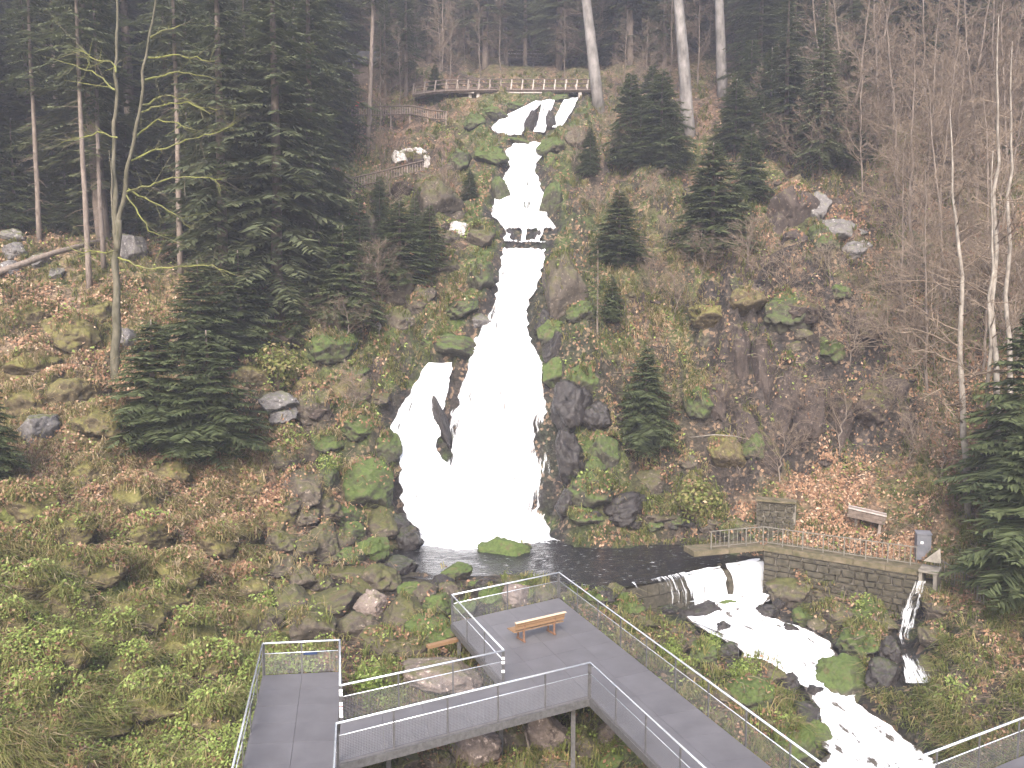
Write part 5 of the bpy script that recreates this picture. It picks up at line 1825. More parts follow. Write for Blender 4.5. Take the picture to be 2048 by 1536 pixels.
tree_at('spruce', 1, 622, 520, 'spruce_tree', 'narrow spruce at the edge of the path below the picket fence', 24)
tree_at('young', 1, 2075, 1190, 'young_fir_tree', 'broad dark fir overhanging the bank at the end of the brown railing', 8.5, wide=1.35)
tree_at('young', 0, 2040, 1000, 'young_fir_tree', 'dark fir higher on the bank behind the pale slender trunk', 9, wide=1.2)
tree_at('young', 2, -30, 960, 'young_fir_tree', 'fir reaching into view beside the angular grey boulder', 5.5, wide=1.2)
tree_at('spruce', 0, 1570, 330, 'spruce_tree', 'light green spruce above the grey rock slab', 15, wide=1.1)
tree_at('spruce', 2, 1640, 345, 'spruce_tree', 'rounded spruce behind the grey rock slab with reaching boughs', 13)

L_Y = 'small young fir scattered over the steep slope between the waterfall and the cliff'
for u, v, h in [(1500, 400, 5), (1330, 350, 4.5), (1180, 350, 4), (1280, 330, 5), (1470, 300, 6), (1540, 260, 7), (1310, 270, 5), (1400, 450, 4), (1690, 330, 6), (1225, 640, 3)]:
    tree_at('young', random.randrange(3), u, v, 'young_fir_tree', L_Y, h, 'young firs on the steep slope', wide=random.uniform(1.0, 1.4))
L_Y2 = 'small young fir on the slope between the big spruce and the waterfall'
for u, v, h in [(720, 540, 5.5), (760, 500, 4), (640, 600, 5), (940, 400, 2.5), (830, 500, 4), (600, 680, 4), (870, 205, 4), (640, 430, 7), (760, 470, 4.5), (680, 500, 6), (735, 600, 4)]:
    tree_at('young', random.randrange(3), u, v, 'young_fir_tree', L_Y2, h, 'young firs beside the big spruce', wide=random.uniform(1.0, 1.4))
for u, v, h in [(812, 190, 15), (770, 195, 12)]:
    tree_at('spruce', 1, u, v, 'spruce_tree', 'spruce screening the dark roofed hut', h, 'spruces in front of the hut')

L_U = 'bushy understory fir at the edge of the dark forest above the leafy bank'
for k in range(46):
    u, v = random.uniform(-20, 660), random.uniform(330, 470)
    if u > 400: v += 90
    tree_at('young', k, u, v, 'young_fir_tree', L_U, random.uniform(4.5, 9), 'understory firs at the forest edge', wide=random.uniform(1.1, 1.6))
L_U2 = 'bushy fir on the wooded slope above the dark cliff'
for k in range(26):
    u, v = random.uniform(1240, 1780), random.uniform(190, 330)
    if 1325 < u < 1500: continue
    tree_at('young', k, u, v, 'young_fir_tree', L_U2, random.uniform(4, 8), 'bushy firs above the cliff', wide=random.uniform(1.1, 1.6))

# slender pale trunks on the right
RT = [(1937, 1030, 0, 20, 'slender pale barked tree with long bare side branches above the brown railing'), (1996, 890, 1, 22, 'thin pale trunk close behind the long branched one'), (2022, 830, 1, 20, 'thinnest of the pale trunks on the bare wooded bank'), (1985, 1010, 1, 17, 'pale young trunk rising from the dark fir on the bank')]
for u, v, k, h, lb in RT:
    tree_at('birch', k, u, v, 'bare_tree', lb, h, rz=0, tilt=(0, R(-4)))
B_R = 'bare brown twiggy tree on the steep wooded slope above the dark cliff'
for u, v in [(1830, 560), (1880, 480), (1720, 385), (1800, 380), (1870, 360), (1950, 420), (2010, 520), (1760, 300), (1850, 270), (1930, 300), (2000, 330), (1900, 620), (1980, 640), (1800, 650), (2030, 440), (1690, 330), (1640, 270), (1850, 780), (1740, 250), (1960, 220), (2040, 250), (1960, 740), (1900, 400), (1980, 400), (1700, 280), (1800, 200), (1900, 210), (2000, 250), (1850, 420), (1780, 360), (2050, 360)]:
    tree_at('bare', random.randrange(4), u + random.uniform(-10, 10), v, 'bare_tree', B_R, random.uniform(10, 17), 'bare trees above the cliff', tilt=(random.uniform(-.1, .1), random.uniform(-.12, .12)))
B_C = 'bare deciduous tree on the gorge slope beside the timber bridge'
for u, v in [(830, 160), (880, 150), (900, 165), (960, 150), (800, 215), (1250, 225), (1290, 240), (1130, 150), (1000, 140), (860, 110), (760, 260), (1330, 300), (930, 120)]:
    tree_at('bare', random.randrange(4), u, v, 'bare_tree', B_C, random.uniform(7, 11), 'bare trees beside the timber bridge')
S_L = 'leafless brown shrub among rocks beside the waterfall'
for u, v in [(690, 720), (650, 700), (720, 640), (760, 600), (700, 830), (640, 660), (1330, 500), (1310, 420), (1260, 330), (1300, 600), (1350, 640), (1190, 440), (880, 420), (760, 340), (1400, 560), (1340, 850), (1230, 280), (780, 420), (1150, 330)]:
    tree_at('shrub', random.randrange(2), u, v, 'bare_shrub', S_L, random.uniform(2.2, 4), 'leafless shrubs beside the waterfall')
S_R = 'thin leafless shrub clinging to the cliff and leaf slope'
for u, v in [(1500, 560), (1560, 600), (1640, 680), (1700, 720), (1600, 860), (1680, 900), (1560, 960), (1760, 850), (1820, 930), (1880, 960), (1660, 560), (1720, 600), (1780, 700), (1440, 830), (1480, 950), (1860, 860), (1900, 800)]:
    tree_at('shrub', random.randrange(2), u, v, 'bare_shrub', S_R, random.uniform(2.0, 4.2), 'leafless shrubs on the cliff')
S_W = 'dense brown twiggy bush under the bare trees of the wooded bank'
for k in range(46):
    u, v = random.uniform(1480, 2060), random.uniform(230, 760)
    if u < 1800 and v > 360: continue
    tree_at('shrub', k, u, v, 'bare_shrub', S_W, random.uniform(3.0, 6.0), 'twiggy bushes of the wooded bank')

# leafy green bushes
def leafy_parts(H, rad, seed, n, size, mat):
    r = np.random.default_rng(seed)
    st_ = MB()
    for k in range(9):
        a = r.uniform(0, 6.28)
        e_ = np.array([np.cos(a) * rad * r.uniform(.3, .8), np.sin(a) * rad * r.uniform(.3, .8), H * r.uniform(.6, .95)])
        st_.tube([(0, 0, -.2), e_ * [.35, .35, .5], e_], [.02, .014, .006], 4, False)
    d_ = r.normal(size=(n, 3))
    d_ /= np.linalg.norm(d_, axis=1)[:, None]
    q = r.random(n) ** .4
    lob = .7 + .6 * vn([d_[:, 0] * 2.2 + seed, d_[:, 1] * 2.2, d_[:, 2] * 2.2], seed)
    C_ = d_ * (q * lob)[:, None] * np.array([rad, rad, H * .5]) + [0, 0, H * .52]
    nn_ = d_ + r.normal(0, .6, (n, 3)) + [0, 0, .4]
    nn_ /= np.linalg.norm(nn_, axis=1)[:, None]
    A_ = np.cross(nn_, r.normal(size=(n, 3)))
    A_ /= np.linalg.norm(A_, axis=1)[:, None]
    B_ = np.cross(nn_, A_)
    sz_ = size * r.uniform(.6, 1.3, n)
    V_ = np.stack([C_ - A_ * sz_[:, None], C_ + B_ * (sz_ * .6)[:, None], C_ + A_ * sz_[:, None], C_ - B_ * (sz_ * .6)[:, None]], 1).reshape(-1, 3)
    cr_ = np_mesh('crown', V_, np.arange(len(V_)).reshape(-1, 4), M[mat], False, attr={'tint': np.repeat(np.clip(r.normal(.45, .2, n), 0, 1), 4)})
    return dict(trunk=st_.mesh('stems', M['twig'], False, attr={'tint': np.full(st_.n, .4)}), crown=cr_)


LEAFY = [leafy_parts(1.0, .6, 5, 900, .05, 'herb'), leafy_parts(1.0, .6, 6, 900, .05, 'grass')]
for u, v, h, k, lb in [(556, 775, 2.6, 1, 'pale yellow green bush growing over the overhanging grey slab'), (740, 1392, 1.1, 0, 'bright green leafy plant in the gap between the left platform and the walkway'), (1424, 1306, .9, 0, 'fresh green plant on the wet rocks beside the upper stream'), (1486, 1366, 1.0, 0, 'fresh green plant on the mossy strip beside the stream bend'), (536, 1228, 1.1, 0, 'light green plant among boulders behind the end rail'), (655, 950, 1.2, 0, 'green plant hanging on the mossy rock by the side cascade'), (1395, 1040, 2.4, 1, 'yellow green mossy bush on the far shore beside the ruined wall'), (1345, 1318, .8, 0, 'small green plant beside the platform lane handrail')]:
    plant_tree(LEAFY[k], 'leafy_bush', onpix(u, v), lb, None, random.uniform(0, 6), h, cat='bush')

# the forked mossy tree
p_ = onpix(232, 748)
hfork = h_px(232, 748, 445)
mt = empty('mossy_forked_tree', tuple(p_))
tag(mt, 'bare forked tree with yellow green moss on its long crooked branches', 'tree')
rM = np.random.default_rng(5)
dep = p_[1]


def px_off(u, v, dy=0.0):
    return at_depth(u, v, dep + dy) - p_


base = MB()
def limb(pix, r0, r1, n=10):
    P = np.array([(px_off(*q) if not isinstance(q, np.ndarray) else q) for q in pix])
    P = resample(P, .45)
    k = np.arange(len(P))
    P[1:-1, 0] += (vn([k[1:-1] * .45, k[1:-1] * 0.], 7) - .5) * .16
    P[1:-1, 1] += (vn([k[1:-1] * .5, k[1:-1] * 0. + 3], 8) - .5) * .16
    base.tube(P, np.linspace(r0, r1, len(P)) * (1 + (vn([k * .9, k * 0.], 9) - .5) * .25), n)


limb([np.array([0, 0, -.8]), (231, 735), (230, 680), (234, 600), (231, 530), (234, 480), (236, 440)], .26, .17)
limb([(233, 500), (231, 440), (228, 380), (227, 300, .3), (231, 200, .4), (233, 100, .5), (232, -20, .6), (230, -160, .8)], .16, .03, 8)
limb([(234, 505), (238, 440), (247, 390), (256, 330, -.3), (275, 250, -.4), (286, 150, -.5), (300, 60, -.5), (318, -60, -.6)], .16, .03, 8)
limb([(231, 470), (222, 370, -.2), (218, 300, -.3)], .09, .02, 6)
base.obj('trunk', M['bark_moss'], mt, True)
BRN = [([(248, 385), (300, 370), (350, 352), (400, 355), (445, 358)], .2), ([(250, 385), (268, 410), (285, 440), (300, 460), (318, 470)], -.3), ([(236, 515), (300, 540), (350, 532), (400, 530), (430, 532), (470, 550)], -.4), ([(232, 500), (190, 505), (150, 503), (135, 490)], -.2),
       ([(262, 322), (300, 305), (350, 290), (390, 275), (440, 262), (468, 248)], .4), ([(285, 210), (320, 195), (360, 195), (400, 212), (440, 218)], .2), ([(283, 225), (340, 205), (380, 206), (420, 228)], -.5), ([(235, 275), (200, 265), (160, 278), (122, 286)], -.3), ([(232, 145), (222, 125), (190, 118), (160, 102)], .3),
       ([(296, 115), (330, 112), (380, 116), (430, 122)], -.2), ([(290, 160), (340, 145), (400, 150), (430, 160)], .5), ([(268, 280), (310, 240), (340, 243), (390, 260)], .0), ([(300, 75), (330, 60), (360, 50)], .2), ([(230, 180), (200, 150), (150, 130)], .3), ([(250, 375), (300, 400), (350, 430), (380, 455)], .5)]
for pts_, dy in BRN:
    P = np.array([px_off(u, v, dy * i / 2) for i, (u, v) in enumerate(pts_)])
    P = resample(P, .35)
    P[1:-1] += rM.normal(0, .05, (len(P) - 2, 3))
    mb = MB()
    tn = []
    mb.tube(P, np.linspace(.055, .018, len(P)), 5, False)
    tn.append(np.clip(.62 + rM.normal(0, .12, len(P)), .3, .95).repeat(5))
    for k in range(1, len(P)):
        for _ in range(3):
            if rM.random() < .75:
                L = rM.uniform(.25, 1.3)
                d_ = (P[k] - P[k - 1]) / .35 * .7 + rM.normal(0, .6, 3)
                e_ = P[k] + d_ * L
                f_ = e_ + (d_ + rM.normal(0, .5, 3)) * L * .5
                mb.tube([P[k], (P[k] + e_) / 2 + rM.normal(0, .05, 3), e_], [.014, .010, .006], 3, False)
                mb.tube([(P[k] + e_) / 2, f_], [.008, .005], 3, False)
                tn.append(np.full(15, np.clip(rM.normal(.3, .25), 0, 1)))
    mb.obj('branch', M['mossy_twig'], mt, False, attr={'tint': np.concatenate(tn)})

# forest behind: spruces on the upper slopes
L_FL = '{} spruce in the dense forest behind the mossy forked tree'
L_FC = '{} hazy spruce up the gorge behind the timber bridge'
L_FR = '{} spruce on the wooded slope uphill of the peeling fir trunk'
rf = np.random.default_rng(77)
grp = {L_FL: 'forest behind the forked tree', L_FC: 'forest up the gorge', L_FR: 'forest on the slope above the cliff'}
CNT = {L_FL: 0, L_FC: 0, L_FR: 0}
cand = []
for tries in range(9000):
    y = rf.uniform(58, 240)
    cand.append((y, rf.uniform(-.72, .72) * y))
cand.sort()
FAR = []
for y, x in cand:
    z = float(ground(x, y))
    u, v, _ = project([x, y, z])
    u, v = u[0], v[0]
    if not (-140 < u < 2190) or v < -380: continue
    hgt = rf.uniform(15, 27)
    if 655 < u < 1330 and v > 140: continue            # the gorge stays open
    if 800 < u < 1190 and v > 20 and rf.random() < .7: continue
    if 640 < u < 830 and v > 60 and rf.random() < .8: continue
    if u < 380 and v > 480: continue
    if 380 <= u < 660 and v > 585: continue
    if 1330 <= u < 1420 and v > 230: continue
    if 1420 <= u and v > 290: continue
    if 1500 <= u and v > 150 and rf.random() < .5: continue
    if 1700 <= u and v > 60 and rf.random() < .4: continue
    lb = L_FL if u < 660 else L_FC if u < 1340 else L_FR
    mind = 2.6 if y < 90 else 3.2 if y < 120 else 4.0 if y < 160 else 5.5
    if any((x - a) ** 2 + (y - b) ** 2 < mind * mind for a, b in TREES): continue
    if 1330 < u < 1490 and y < 99: continue
    if CNT[lb] >= {L_FL: 95, L_FC: 65, L_FR: 112}[lb]:
        FAR.append((x, y, z, hgt))
        TREES.append((x, y))
        continue
    kind = 'pole' if (u < 380 and v > 300 and rf.random() < .3) else 'spruce'
    k = int(rf.integers(4))
    if u < 380 and kind == 'spruce' and v > 330: k = int(rf.choice([0, 1, 2]))
    ad = ('tall ' if hgt > 23 else 'short ' if hgt < 18.5 else '') + ('bare stemmed' if kind == 'pole' or k == 3 else 'broad full' if k == 2 else 'dark')
    tree_at(kind, k, 0, 0, 'spruce_tree', lb.format(ad), hgt, grp[lb], p_=np.array([x, y, z]), tilt=(rf.normal(0, .02), rf.normal(0, .02)), wide=rf.uniform(1.05, 1.45))
    CNT[lb] += 1
# the wood beyond them reads as one mass
vs, ts = [], []
rw_ = np.random.default_rng(3)
for (x, y, z, hgt) in FAR[:260]:
    m = 150
    t_ = rw_.random(m) ** .8
    a = rw_.uniform(0, 6.283, m)
    L = (1 - t_) ** .8 * 3.6 * hgt / 22 * rw_.uniform(.6, 1.15, m) + .2
    c0_ = np.stack([np.full(m, x), np.full(m, y), z + hgt * (.06 + .94 * t_)], -1)
    d_ = np.stack([np.cos(a), np.sin(a), rw_.uniform(-.5, -.05, m) + .4 * t_], -1)
    s_ = np.stack([-np.sin(a), np.cos(a), np.zeros(m)], -1)
    w_ = L * .22 + .1
    vs.append(np.stack([c0_, c0_ + d_ * (L * .6)[:, None] + s_ * w_[:, None], c0_ + d_ * L[:, None], c0_ + d_ * (L * .6)[:, None] - s_ * w_[:, None]], 1).reshape(-1, 3))
    ts.append(np.repeat(np.clip(rw_.normal(.45, .15, m), 0, 1), 4))
if vs:
    V = np.concatenate(vs)
    o = add('far_wood', np_mesh('far_wood', V, np.arange(len(V)).reshape(-1, 4), M['needle'], False, attr={'tint': np.concatenate(ts)}))
    tag(o, 'hazy mass of conifers closing the top of the gorge', 'forest', kind='stuff')
# bare trees mixed into the upper forest
L_FB = 'bare brown tree mixed among the hazy spruces up the slope'
tries = 0
cb_ = 0
while tries < 6000 and cb_ < 130:
    tries += 1
    y = rf.uniform(85, 210)
    x = rf.uniform(-.25, .7) * y
    z = float(ground(x, y))
    u, v, _ = project([x, y, z])
    u, v = u[0], v[0]
    if not (640 < u < 2150) or v < -200 or v > 240: continue
    if u < 1340 and v > 145: continue
    if u < 1500 and rf.random() < .5: continue
    if any((x - a) ** 2 + (y - b) ** 2 < 6 for a, b in TREES): continue
    tree_at('bare', int(rf.integers(4)), 0, 0, 'bare_tree', L_FB, rf.uniform(10, 17), 'bare trees among the spruces', p_=np.array([x, y, z]))
    cb_ += 1

# ------------------------------------------------------------------ fallen wood and small things
a_, b_ = onpix(0, 556), onpix(205, 492)
lg_ = MB()
ce = (a_ + b_) / 2
lg_.tube([a_ + [-3, -.4, -.6] - ce, a_ + [0, -.2, .35] - ce, (a_ + b_) / 2 + [0, -.2, .5] - ce, b_ + [0, -.2, .4] - ce], [.24, .22, .19, .14], 8)
o = lg_.obj('fallen_log', M['bark_spruce'], None, True)
o.location = tuple(ce)
tag(o, 'grey fallen trunk lying across the slope at the dark forest edge', 'log')
p_ = onpix(722, 458)
sm = empty('tree_stump', tuple(p_))
tag(sm, 'broken reddish tree stump on the slope under the path fence', 'stump')
MB().tube([(0, 0, -.6), (0, 0, .4), (.03, 0, 1.2), (.08, 0, 1.75)], [.62, .52, .46, .36], 12).obj('stump_trunk', M['cut_wood'], sm, True)
MB().tube([(.2, 0, 1.2), (.28, 0, 1.8), (.3, 0, 2.05)], [.22, .14, .03], 7).obj('splinter', M['cut_wood'], sm, True)
p_ = onpix(762, 660)
db = MB()
rD = np.random.default_rng(9)
for k in range(16):
    e_ = np.array([rD.uniform(-2.4, .3), rD.uniform(-.6, .6), rD.uniform(-1.6, .2)])
    db.tube([(0, 0, .3), e_ * .5 + [0, -.2, .45], e_ + [0, -.3, .2]], [.035, .025, .01], 4, False)
o = db.obj('dead_branch', M['bark_pale'], None, True)
o.location = tuple(p_)
tag(o, 'bleached dead branch hanging over the mossy ledge uphill of the side cascade', 'branch')
a_, b_ = onpix(1376, 876), onpix(1494, 880)
ce = (a_ + b_) / 2
o = MB().tube([a_ - ce + [0, -.5, .1], a_ * .6 + b_ * .4 - ce + [0, -.7, .35], a_ * .25 + b_ * .75 - ce + [0, -.7, .3], b_ - ce + [0, -.5, .1]], [.04, .04, .03, .02], 6).obj('fallen_pole', M['bark_pale'], None, True)
o.location = tuple(ce)
tag(o, 'pale thin pole lying across the foot of the dark cliff', 'pole')
a_, b_ = at_z(855, 1290, -.55), at_z(928, 1272, -.55)
ce = (a_ + b_) / 2
o = MB().bar(a_ - ce, b_ - ce, .22, .12).obj('loose_plank', M['bench'], None)
o.location = (ce[0], ce[1], max(float(ground(ce[0], ce[1])) + .05, -.62))
tag(o, 'brown loose plank lying on rocks beside the platform edge', 'plank')
L_ST = 'fallen stick lying among the boulders under the connecting walkway'
for (u0, v0, u1, v1) in ((1090, 1500, 1180, 1506), (1040, 1440, 1062, 1530), (790, 1508, 880, 1500), (1000, 1440, 1012, 1500)):
    a_, b_ = onpix(u0, v0), onpix(u1, v1)
    ce = (a_ + b_) / 2
    o = MB().tube([a_ - ce + [0, 0, .25], [0, 0, .35], b_ - ce + [0, 0, .25]], [.05, .045, .03], 6).obj('fallen_stick', M['wood_grey'], None, True)
    o.location = tuple(ce)
    tag(o, L_ST, 'stick', 'sticks under the walkway')

# ------------------------------------------------------------------ ground cover
uu_, vv_ = np.meshgrid(np.arange(-60, 2110, 4.4), np.arange(150, 1560, 4.4))
RUV = np.stack([uu_.ravel(), vv_.ravel()], -1)
RAYS = hit(ZT, RUV[:, 0], RUV[:, 1], dmax=130)


def scatter(n, dens, umin=-60, umax=2110, vmin=150, vmax=1560):
    """points on the ground, spread evenly over the view, thinned by dens(x, y, u, v)"""
    i = rng.integers(0, len(RAYS), n)
    u, v = RUV[i, 0] + rng.uniform(-2.2, 2.2, n), RUV[i, 1] + rng.uniform(-2.2, 2.2, n)
    y = RAYS[i, 1]
    sp_ = y / F * 2.6
    x = RAYS[i, 0] + rng.uniform(-1, 1, n) * sp_
    y = y + rng.uniform(-1.2, 1.2, n) * sp_
    k = rng.random(n) < dens(x, y, u, v)
    k &= y < 128
    for q in DECKS.values(): k &= ~in_quad(q, x, y, .02) | (ground(x, y) < -.9)
    wd = sample(WD, x, y)
    k &= wd > .45
    k &= ~((y > 38) & (y < 51) & (ground(x, y) < -.85) & (x > -7) & (x < 14))
    k &= ~((x > -11.5) & (x < -.5) & (y > 33) & (y < 47.5) & (rng.random(n) < .8))
    x, y = x[k], y[k]
    return x, y, cover(x, y)


def cover(x, y):
    """top of the ground or of the moss grown boulder standing there"""
    z = ground(x, y)
    for (bx, by, bz, sx, sy, sz, ra) in COVER:
        m = max(sx, sy)
        k = (np.abs(x - bx) < m) & (np.abs(y - by) < m)
        if not k.any(): continue
        dx, dy = x[k] - bx, y[k] - by
        ca, sa = math.cos(ra), math.sin(ra)
        r2 = ((dx * ca + dy * sa) / sx) ** 2 + ((-dx * sa + dy * ca) / sy) ** 2
        zt = np.where(r2 < 1, bz + sz * np.sqrt(np.clip(1 - r2, 0, 1)), -99)
        z[k] = np.maximum(z[k], zt)
    return z


def patches(x, y, s, seed, lo, hi):
    return sstep(lo, hi, fbm([x / s, y / s], 3, seed))


def quads_mesh(name, C, A, B, tint, mat, bend=None):
    """diamonds: centre C, half length A, half width B"""
    V = np.stack([C - A, C + B, C + A, C - B], 1).reshape(-1, 3)
    Fq = np.arange(len(V)).reshape(-1, 4)
    return np_mesh(name, V, Fq, M[mat], False, attr={'tint': np.repeat(tint, 4)})


# dead leaves
def leaf_d(x, y, u, v):
    a = .30 + np.zeros_like(x)
    a = np.maximum(a, .9 * sstep(-12, -17, x) * sstep(33, 38, y) * sstep(62, 54, y))
    a = np.maximum(a, .8 * sstep(-7, -12, x) * sstep(29, 35, y) * sstep(50, 44, y))
    a = np.maximum(a, 1.0 * sstep(11, 14, x) * sstep(40, 42, y) * sstep(50.5, 47.5, y))
    a = np.maximum(a, .9 * sstep(14, 18, x) * sstep(51, 54, y) * sstep(66, 60, y))
    a = np.maximum(a, .6 * sstep(17, 20, x) * sstep(28, 32, y) * sstep(60, 50, y))
    a = a * (1 - .7 * sample(cliffm, x, y)) * (1 - .5 * sample(rockf, x, y)) * (1 - .7 * sample(darkr, x, y))
    return a * (.15 + .85 * patches(x, y, 2.2, 71, .40, .56))


x, y, z = scatter(330000, leaf_d)
n = len(x)
nn = normal_at(x, y)
az = rng.uniform(0, 6.28, n)
t1 = np.stack([np.cos(az), np.sin(az), np.zeros(n)], -1)
nn = nn + rng.normal(0, .45, (n, 3))
nn /= np.linalg.norm(nn, axis=1)[:, None]
A = np.cross(nn, t1)
A /= np.linalg.norm(A, axis=1)[:, None]
B = np.cross(nn, A)
sz = rng.uniform(.06, .12, n) * (y / 45) ** .5
pale_zone = np.maximum(sstep(-11, -15, x) * sstep(33, 38, y), sstep(11, 14, x) * sstep(52, 48, y))  # zones where the leaves have a paler tint
tint = np.clip(rng.beta(2.2, 3.0, n) + .10 * pale_zone, 0, 1)
Cc = np.stack([x, y, z + .05 + rng.uniform(0, .30, n) * sstep(-7, -10, x)], -1) + nn * rng.uniform(0, .05, n)[:, None]
o = add('leaf_litter', quads_mesh('leaf_litter', Cc, A * sz[:, None], B * (sz * .6)[:, None], tint, 'leaf_litter'))
tag(o, 'fallen brown and tan beech leaves strewn over the slopes', 'leaves', kind='stuff')


# grass: drooping blades in tufts
def grass_d(x, y, u, v):
    a = .42 + np.zeros_like(x)
    a = np.maximum(a, 1.0 * sstep(-7, -9, x) * sstep(46, 38, y))
    a = np.maximum(a, .55 * sstep(-11, -14, x) * sstep(60, 50, y))
    a = np.maximum(a, .6 * sstep(4.5, 7, x) * sstep(14, 11, x) * sstep(48, 51, y) * sstep(74, 66, y))
    a = np.maximum(a, .5 * sstep(2, 5, x) * sstep(42, 36, y))
    a = np.where((x > 12) & (x < 22) & (y > 41) & (y < 49), .08, a)
    a = a * (1 - .75 * sample(cliffm, x, y)) * (1 - .6 * sample(rockf, x, y)) * (1 - .6 * sample(darkr, x, y))
    return a * (.3 + .7 * patches(x, y, 1.6, 75, .38, .55))


x, y, z = scatter(62000, grass_d)
n0 = len(x)
NB = 9
n = n0 * NB
ti = rng.random(n0)
green = sstep(-6.5, -9, x) * sstep(40, 30, y)
tanq = np.maximum(sstep(-7, -9, x) * sstep(54, 46, y), sstep(4.5, 7, x) * sstep(15, 11, x) * sstep(48, 51, y) * sstep(74, 66, y) * .6)
tt = np.where(rng.random(n0) < green * .8 + .12, rng.uniform(.3, .68, n0), np.where(rng.random(n0) < tanq * .95, rng.uniform(.55, 1.0, n0), rng.uniform(.0, .72, n0)))
gx = (ground(x + .4, y) - ground(x - .4, y)) / .8
gy = (ground(x, y + .4) - ground(x, y - .4)) / .8
X = np.repeat(x, NB) + rng.normal(0, .09, n)
Y = np.repeat(y, NB) + rng.normal(0, .09, n)
Zg = cover(X, Y)
hl_ = np.repeat(rng.uniform(.22, .58, n0), NB) * rng.uniform(.6, 1.2, n)
dn = np.stack([-np.repeat(gx, NB), -np.repeat(gy, NB)], -1)
dn = dn / (np.linalg.norm(dn, axis=1)[:, None] + .4) + rng.normal(0, .55, (n, 2))
p0 = np.stack([X, Y, Zg - .03], -1)
p1 = p0 + np.concatenate([dn * (hl_ * .40)[:, None], (hl_ * .72)[:, None]], 1)
p2 = p1 + np.concatenate([dn * (hl_ * .75)[:, None], (hl_ * rng.uniform(-.55, .25, n))[:, None]], 1)
sd_ = np.stack([-dn[:, 1], dn[:, 0], np.zeros(n)], -1)
sd_ /= np.linalg.norm(sd_, axis=1)[:, None] + 1e-6
w_ = (rng.uniform(.012, .026, n) * (Y / 35) ** .6)[:, None]
V = np.stack([p0 - sd_ * w_, p0 + sd_ * w_, p1 + sd_ * w_ * .8, p1 - sd_ * w_ * .8, p2], 1).reshape(-1, 3)
i5 = np.arange(n)[:, None] * 5
tg = np.clip(np.repeat(tt, NB) + rng.normal(0, .08, n), 0, 1)
o = add('grass', np_mesh('grass', V, [i5 + np.array([[0, 1, 2, 3]]), i5 + np.array([[3, 2, 4]])], M['grass'], False, attr={'tint': np.repeat(tg, 5)}))
tag(o, 'green and straw coloured grass tufts drooping over the banks', 'grass', kind='stuff')


# low leafy herbs
def herb_d(x, y, u, v):
    a = .03 + np.zeros_like(x)
    a = np.maximum(a, 1.0 * sstep(-6.2, -7.5, x) * sstep(34, 27, y) * patches(x, y, 2.0, 81, .40, .5))
    a = np.maximum(a, .45 * sstep(-6.2, -8, x) * sstep(42, 34, y) * patches(x, y, 1.6, 82, .5, .58))
    for (uu, vv, rr_) in [(535, 1215, 40), (740, 1345, 42), (770, 1395, 40), (1425, 1297, 26), (1485, 1355, 30), (1370, 1345, 30), (610, 1365, 30), (600, 880, 30), (655, 945, 26), (590, 960, 26), (545, 745, 46), (1720, 1255, 30), (1240, 1500, 40), (1900, 1390, 44), (1560, 1460, 30), (640, 1170, 24), (1140, 1500, 30), (1340, 1310, 24), (930, 470, 30), (900, 265, 24), (720, 395, 26)]:
        a = np.maximum(a, 1.1 * np.exp(-(((u - uu) / rr_) ** 2 + ((v - vv) / (rr_ * .7)) ** 2) * 1.3))
    return a


x, y, z = scatter(90000, herb_d)
n0 = len(x)
NB = 3
n = n0 * NB
X = np.repeat(x, NB) + rng.normal(0, .08, n)
Y = np.repeat(y, NB) + rng.normal(0, .08, n)
Z = cover(X, Y) + rng.uniform(.03, .28, n) + .18 * sstep(-6, -8, X)
nn = np.stack([rng.normal(0, .5, n), rng.normal(-.25, .5, n), np.ones(n)], -1)
nn /= np.linalg.norm(nn, axis=1)[:, None]
az = rng.uniform(0, 6.28, n)
t1 = np.stack([np.cos(az), np.sin(az), np.zeros(n)], -1)
A = np.cross(nn, t1)
A /= np.linalg.norm(A, axis=1)[:, None]
B = np.cross(nn, A)
sz = rng.uniform(.04, .085, n) * np.clip(Y / 30, .8, 1.6)
o = add('herbs', quads_mesh('herbs', np.stack([X, Y, Z], -1), A * sz[:, None], B * (sz * .62)[:, None], np.clip(rng.normal(.6, .2, n), 0, 1), 'herb'))
tag(o, 'fresh light green leafy herbs carpeting the bank', 'plants', kind='stuff')


# dead stalks and brambles
def stalk_d(x, y, u, v):
    a = .25 + np.zeros_like(x)
    a = np.maximum(a, .7 * sstep(-7, -9, x) * sstep(56, 40, y))
    a = np.maximum(a, .8 * sstep(12, 15, x))
    return a * (.3 + .7 * patches(x, y, 2.0, 91, .42, .55))


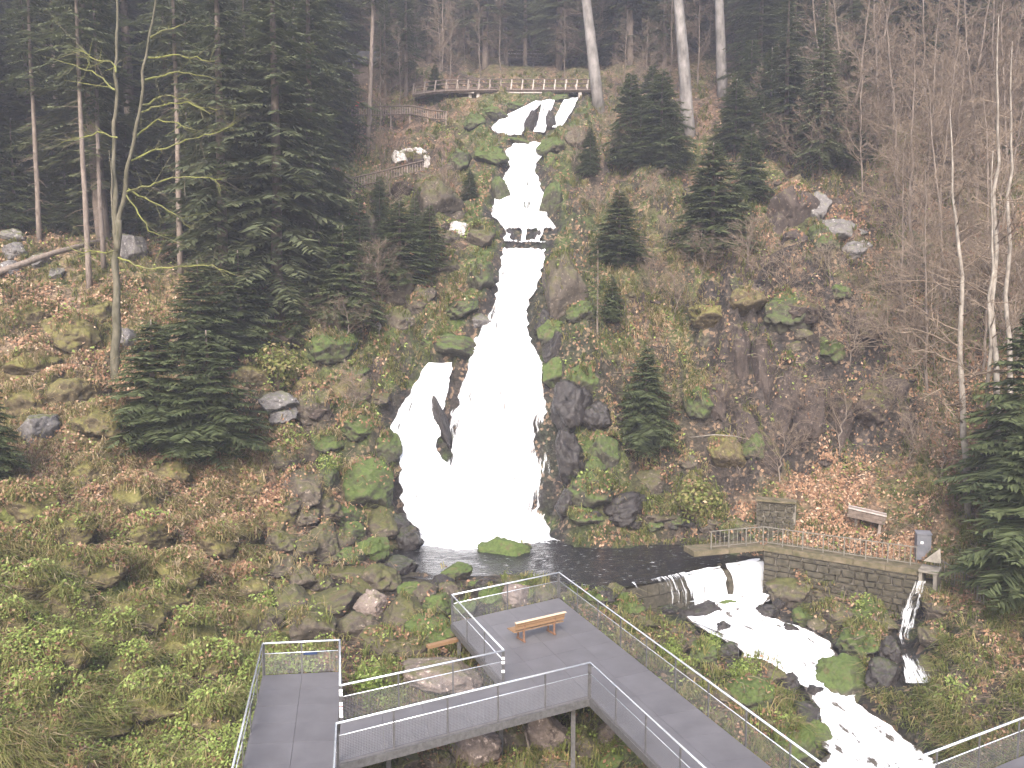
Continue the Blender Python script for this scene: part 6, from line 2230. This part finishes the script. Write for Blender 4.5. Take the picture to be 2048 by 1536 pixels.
x, y, z = scatter(60000, stalk_d)
n = len(x)
L = rng.uniform(.25, .95, n)
dr = np.stack([rng.normal(0, .8, n), rng.normal(-.3, .6, n), rng.uniform(.05, .9, n)], -1)
dr /= np.linalg.norm(dr, axis=1)[:, None]
p0 = np.stack([x, y, z - .02], -1)
p1 = p0 + dr * (L * .55)[:, None]
p2 = p0 + dr * L[:, None] + np.stack([rng.normal(0, .1, n), rng.normal(0, .1, n), -.25 * L], -1)
rd = (rng.uniform(.005, .011, n) * (y / 35) ** .6)
an = np.arange(3) * 2.094
off = np.stack([np.cos(an), np.sin(an) * .5, np.sin(an)], -1)
V = np.concatenate([p0[:, None] + off[None] * rd[:, None, None], p1[:, None] + off[None] * (rd * .8)[:, None, None], p2[:, None] + off[None] * (rd * .4)[:, None, None]], 1).reshape(-1, 3)
i9 = np.arange(n)[:, None] * 9
Q = np.concatenate([i9 + np.array([[a_, (a_ + 1) % 3, 3 + (a_ + 1) % 3, 3 + a_]]) for a_ in (0, 1, 2)] + [i9 + np.array([[3 + a_, 3 + (a_ + 1) % 3, 6 + (a_ + 1) % 3, 6 + a_]]) for a_ in (0, 1, 2)])
o = add('dead_stalks', np_mesh('dead_stalks', V, Q, M['twig'], False, attr={'tint': np.repeat(np.clip(rng.normal(.6, .25, n), 0, 1), 9)}))
tag(o, 'thin dead stalks and bramble stems strewn over the slopes', 'stalks', kind='stuff')

# ------------------------------------------------------------------ haze over the gorge
hz = bpy.data.materials.new('valley_haze')
hz.use_nodes = True
ht = hz.node_tree
ht.nodes.remove(ht.nodes['Principled BSDF'])
pv = ht.nodes.new('ShaderNodeVolumePrincipled')
pv.inputs['Color'].default_value = (.84, .86, 1.0, 1)
pv.inputs['Density'].default_value = HAZE = .0010
pv.inputs['Anisotropy'].default_value = .2
ht.links.new(pv.outputs[0], ht.nodes['Material Output'].inputs['Volume'])
ztop = float(ZT.max()) + 40
zbot = float(ZT.min()) - 1
o = MB().hexa([(-192, -12, zbot), (192, -12, zbot), (192, 342, zbot), (-192, 342, zbot)], [(-192, -12, ztop), (192, -12, ztop), (192, 342, ztop), (-192, 342, ztop)]).obj('haze', hz)
tag(o, 'thin bluish haze hanging in the gorge', 'haze', kind='stuff')
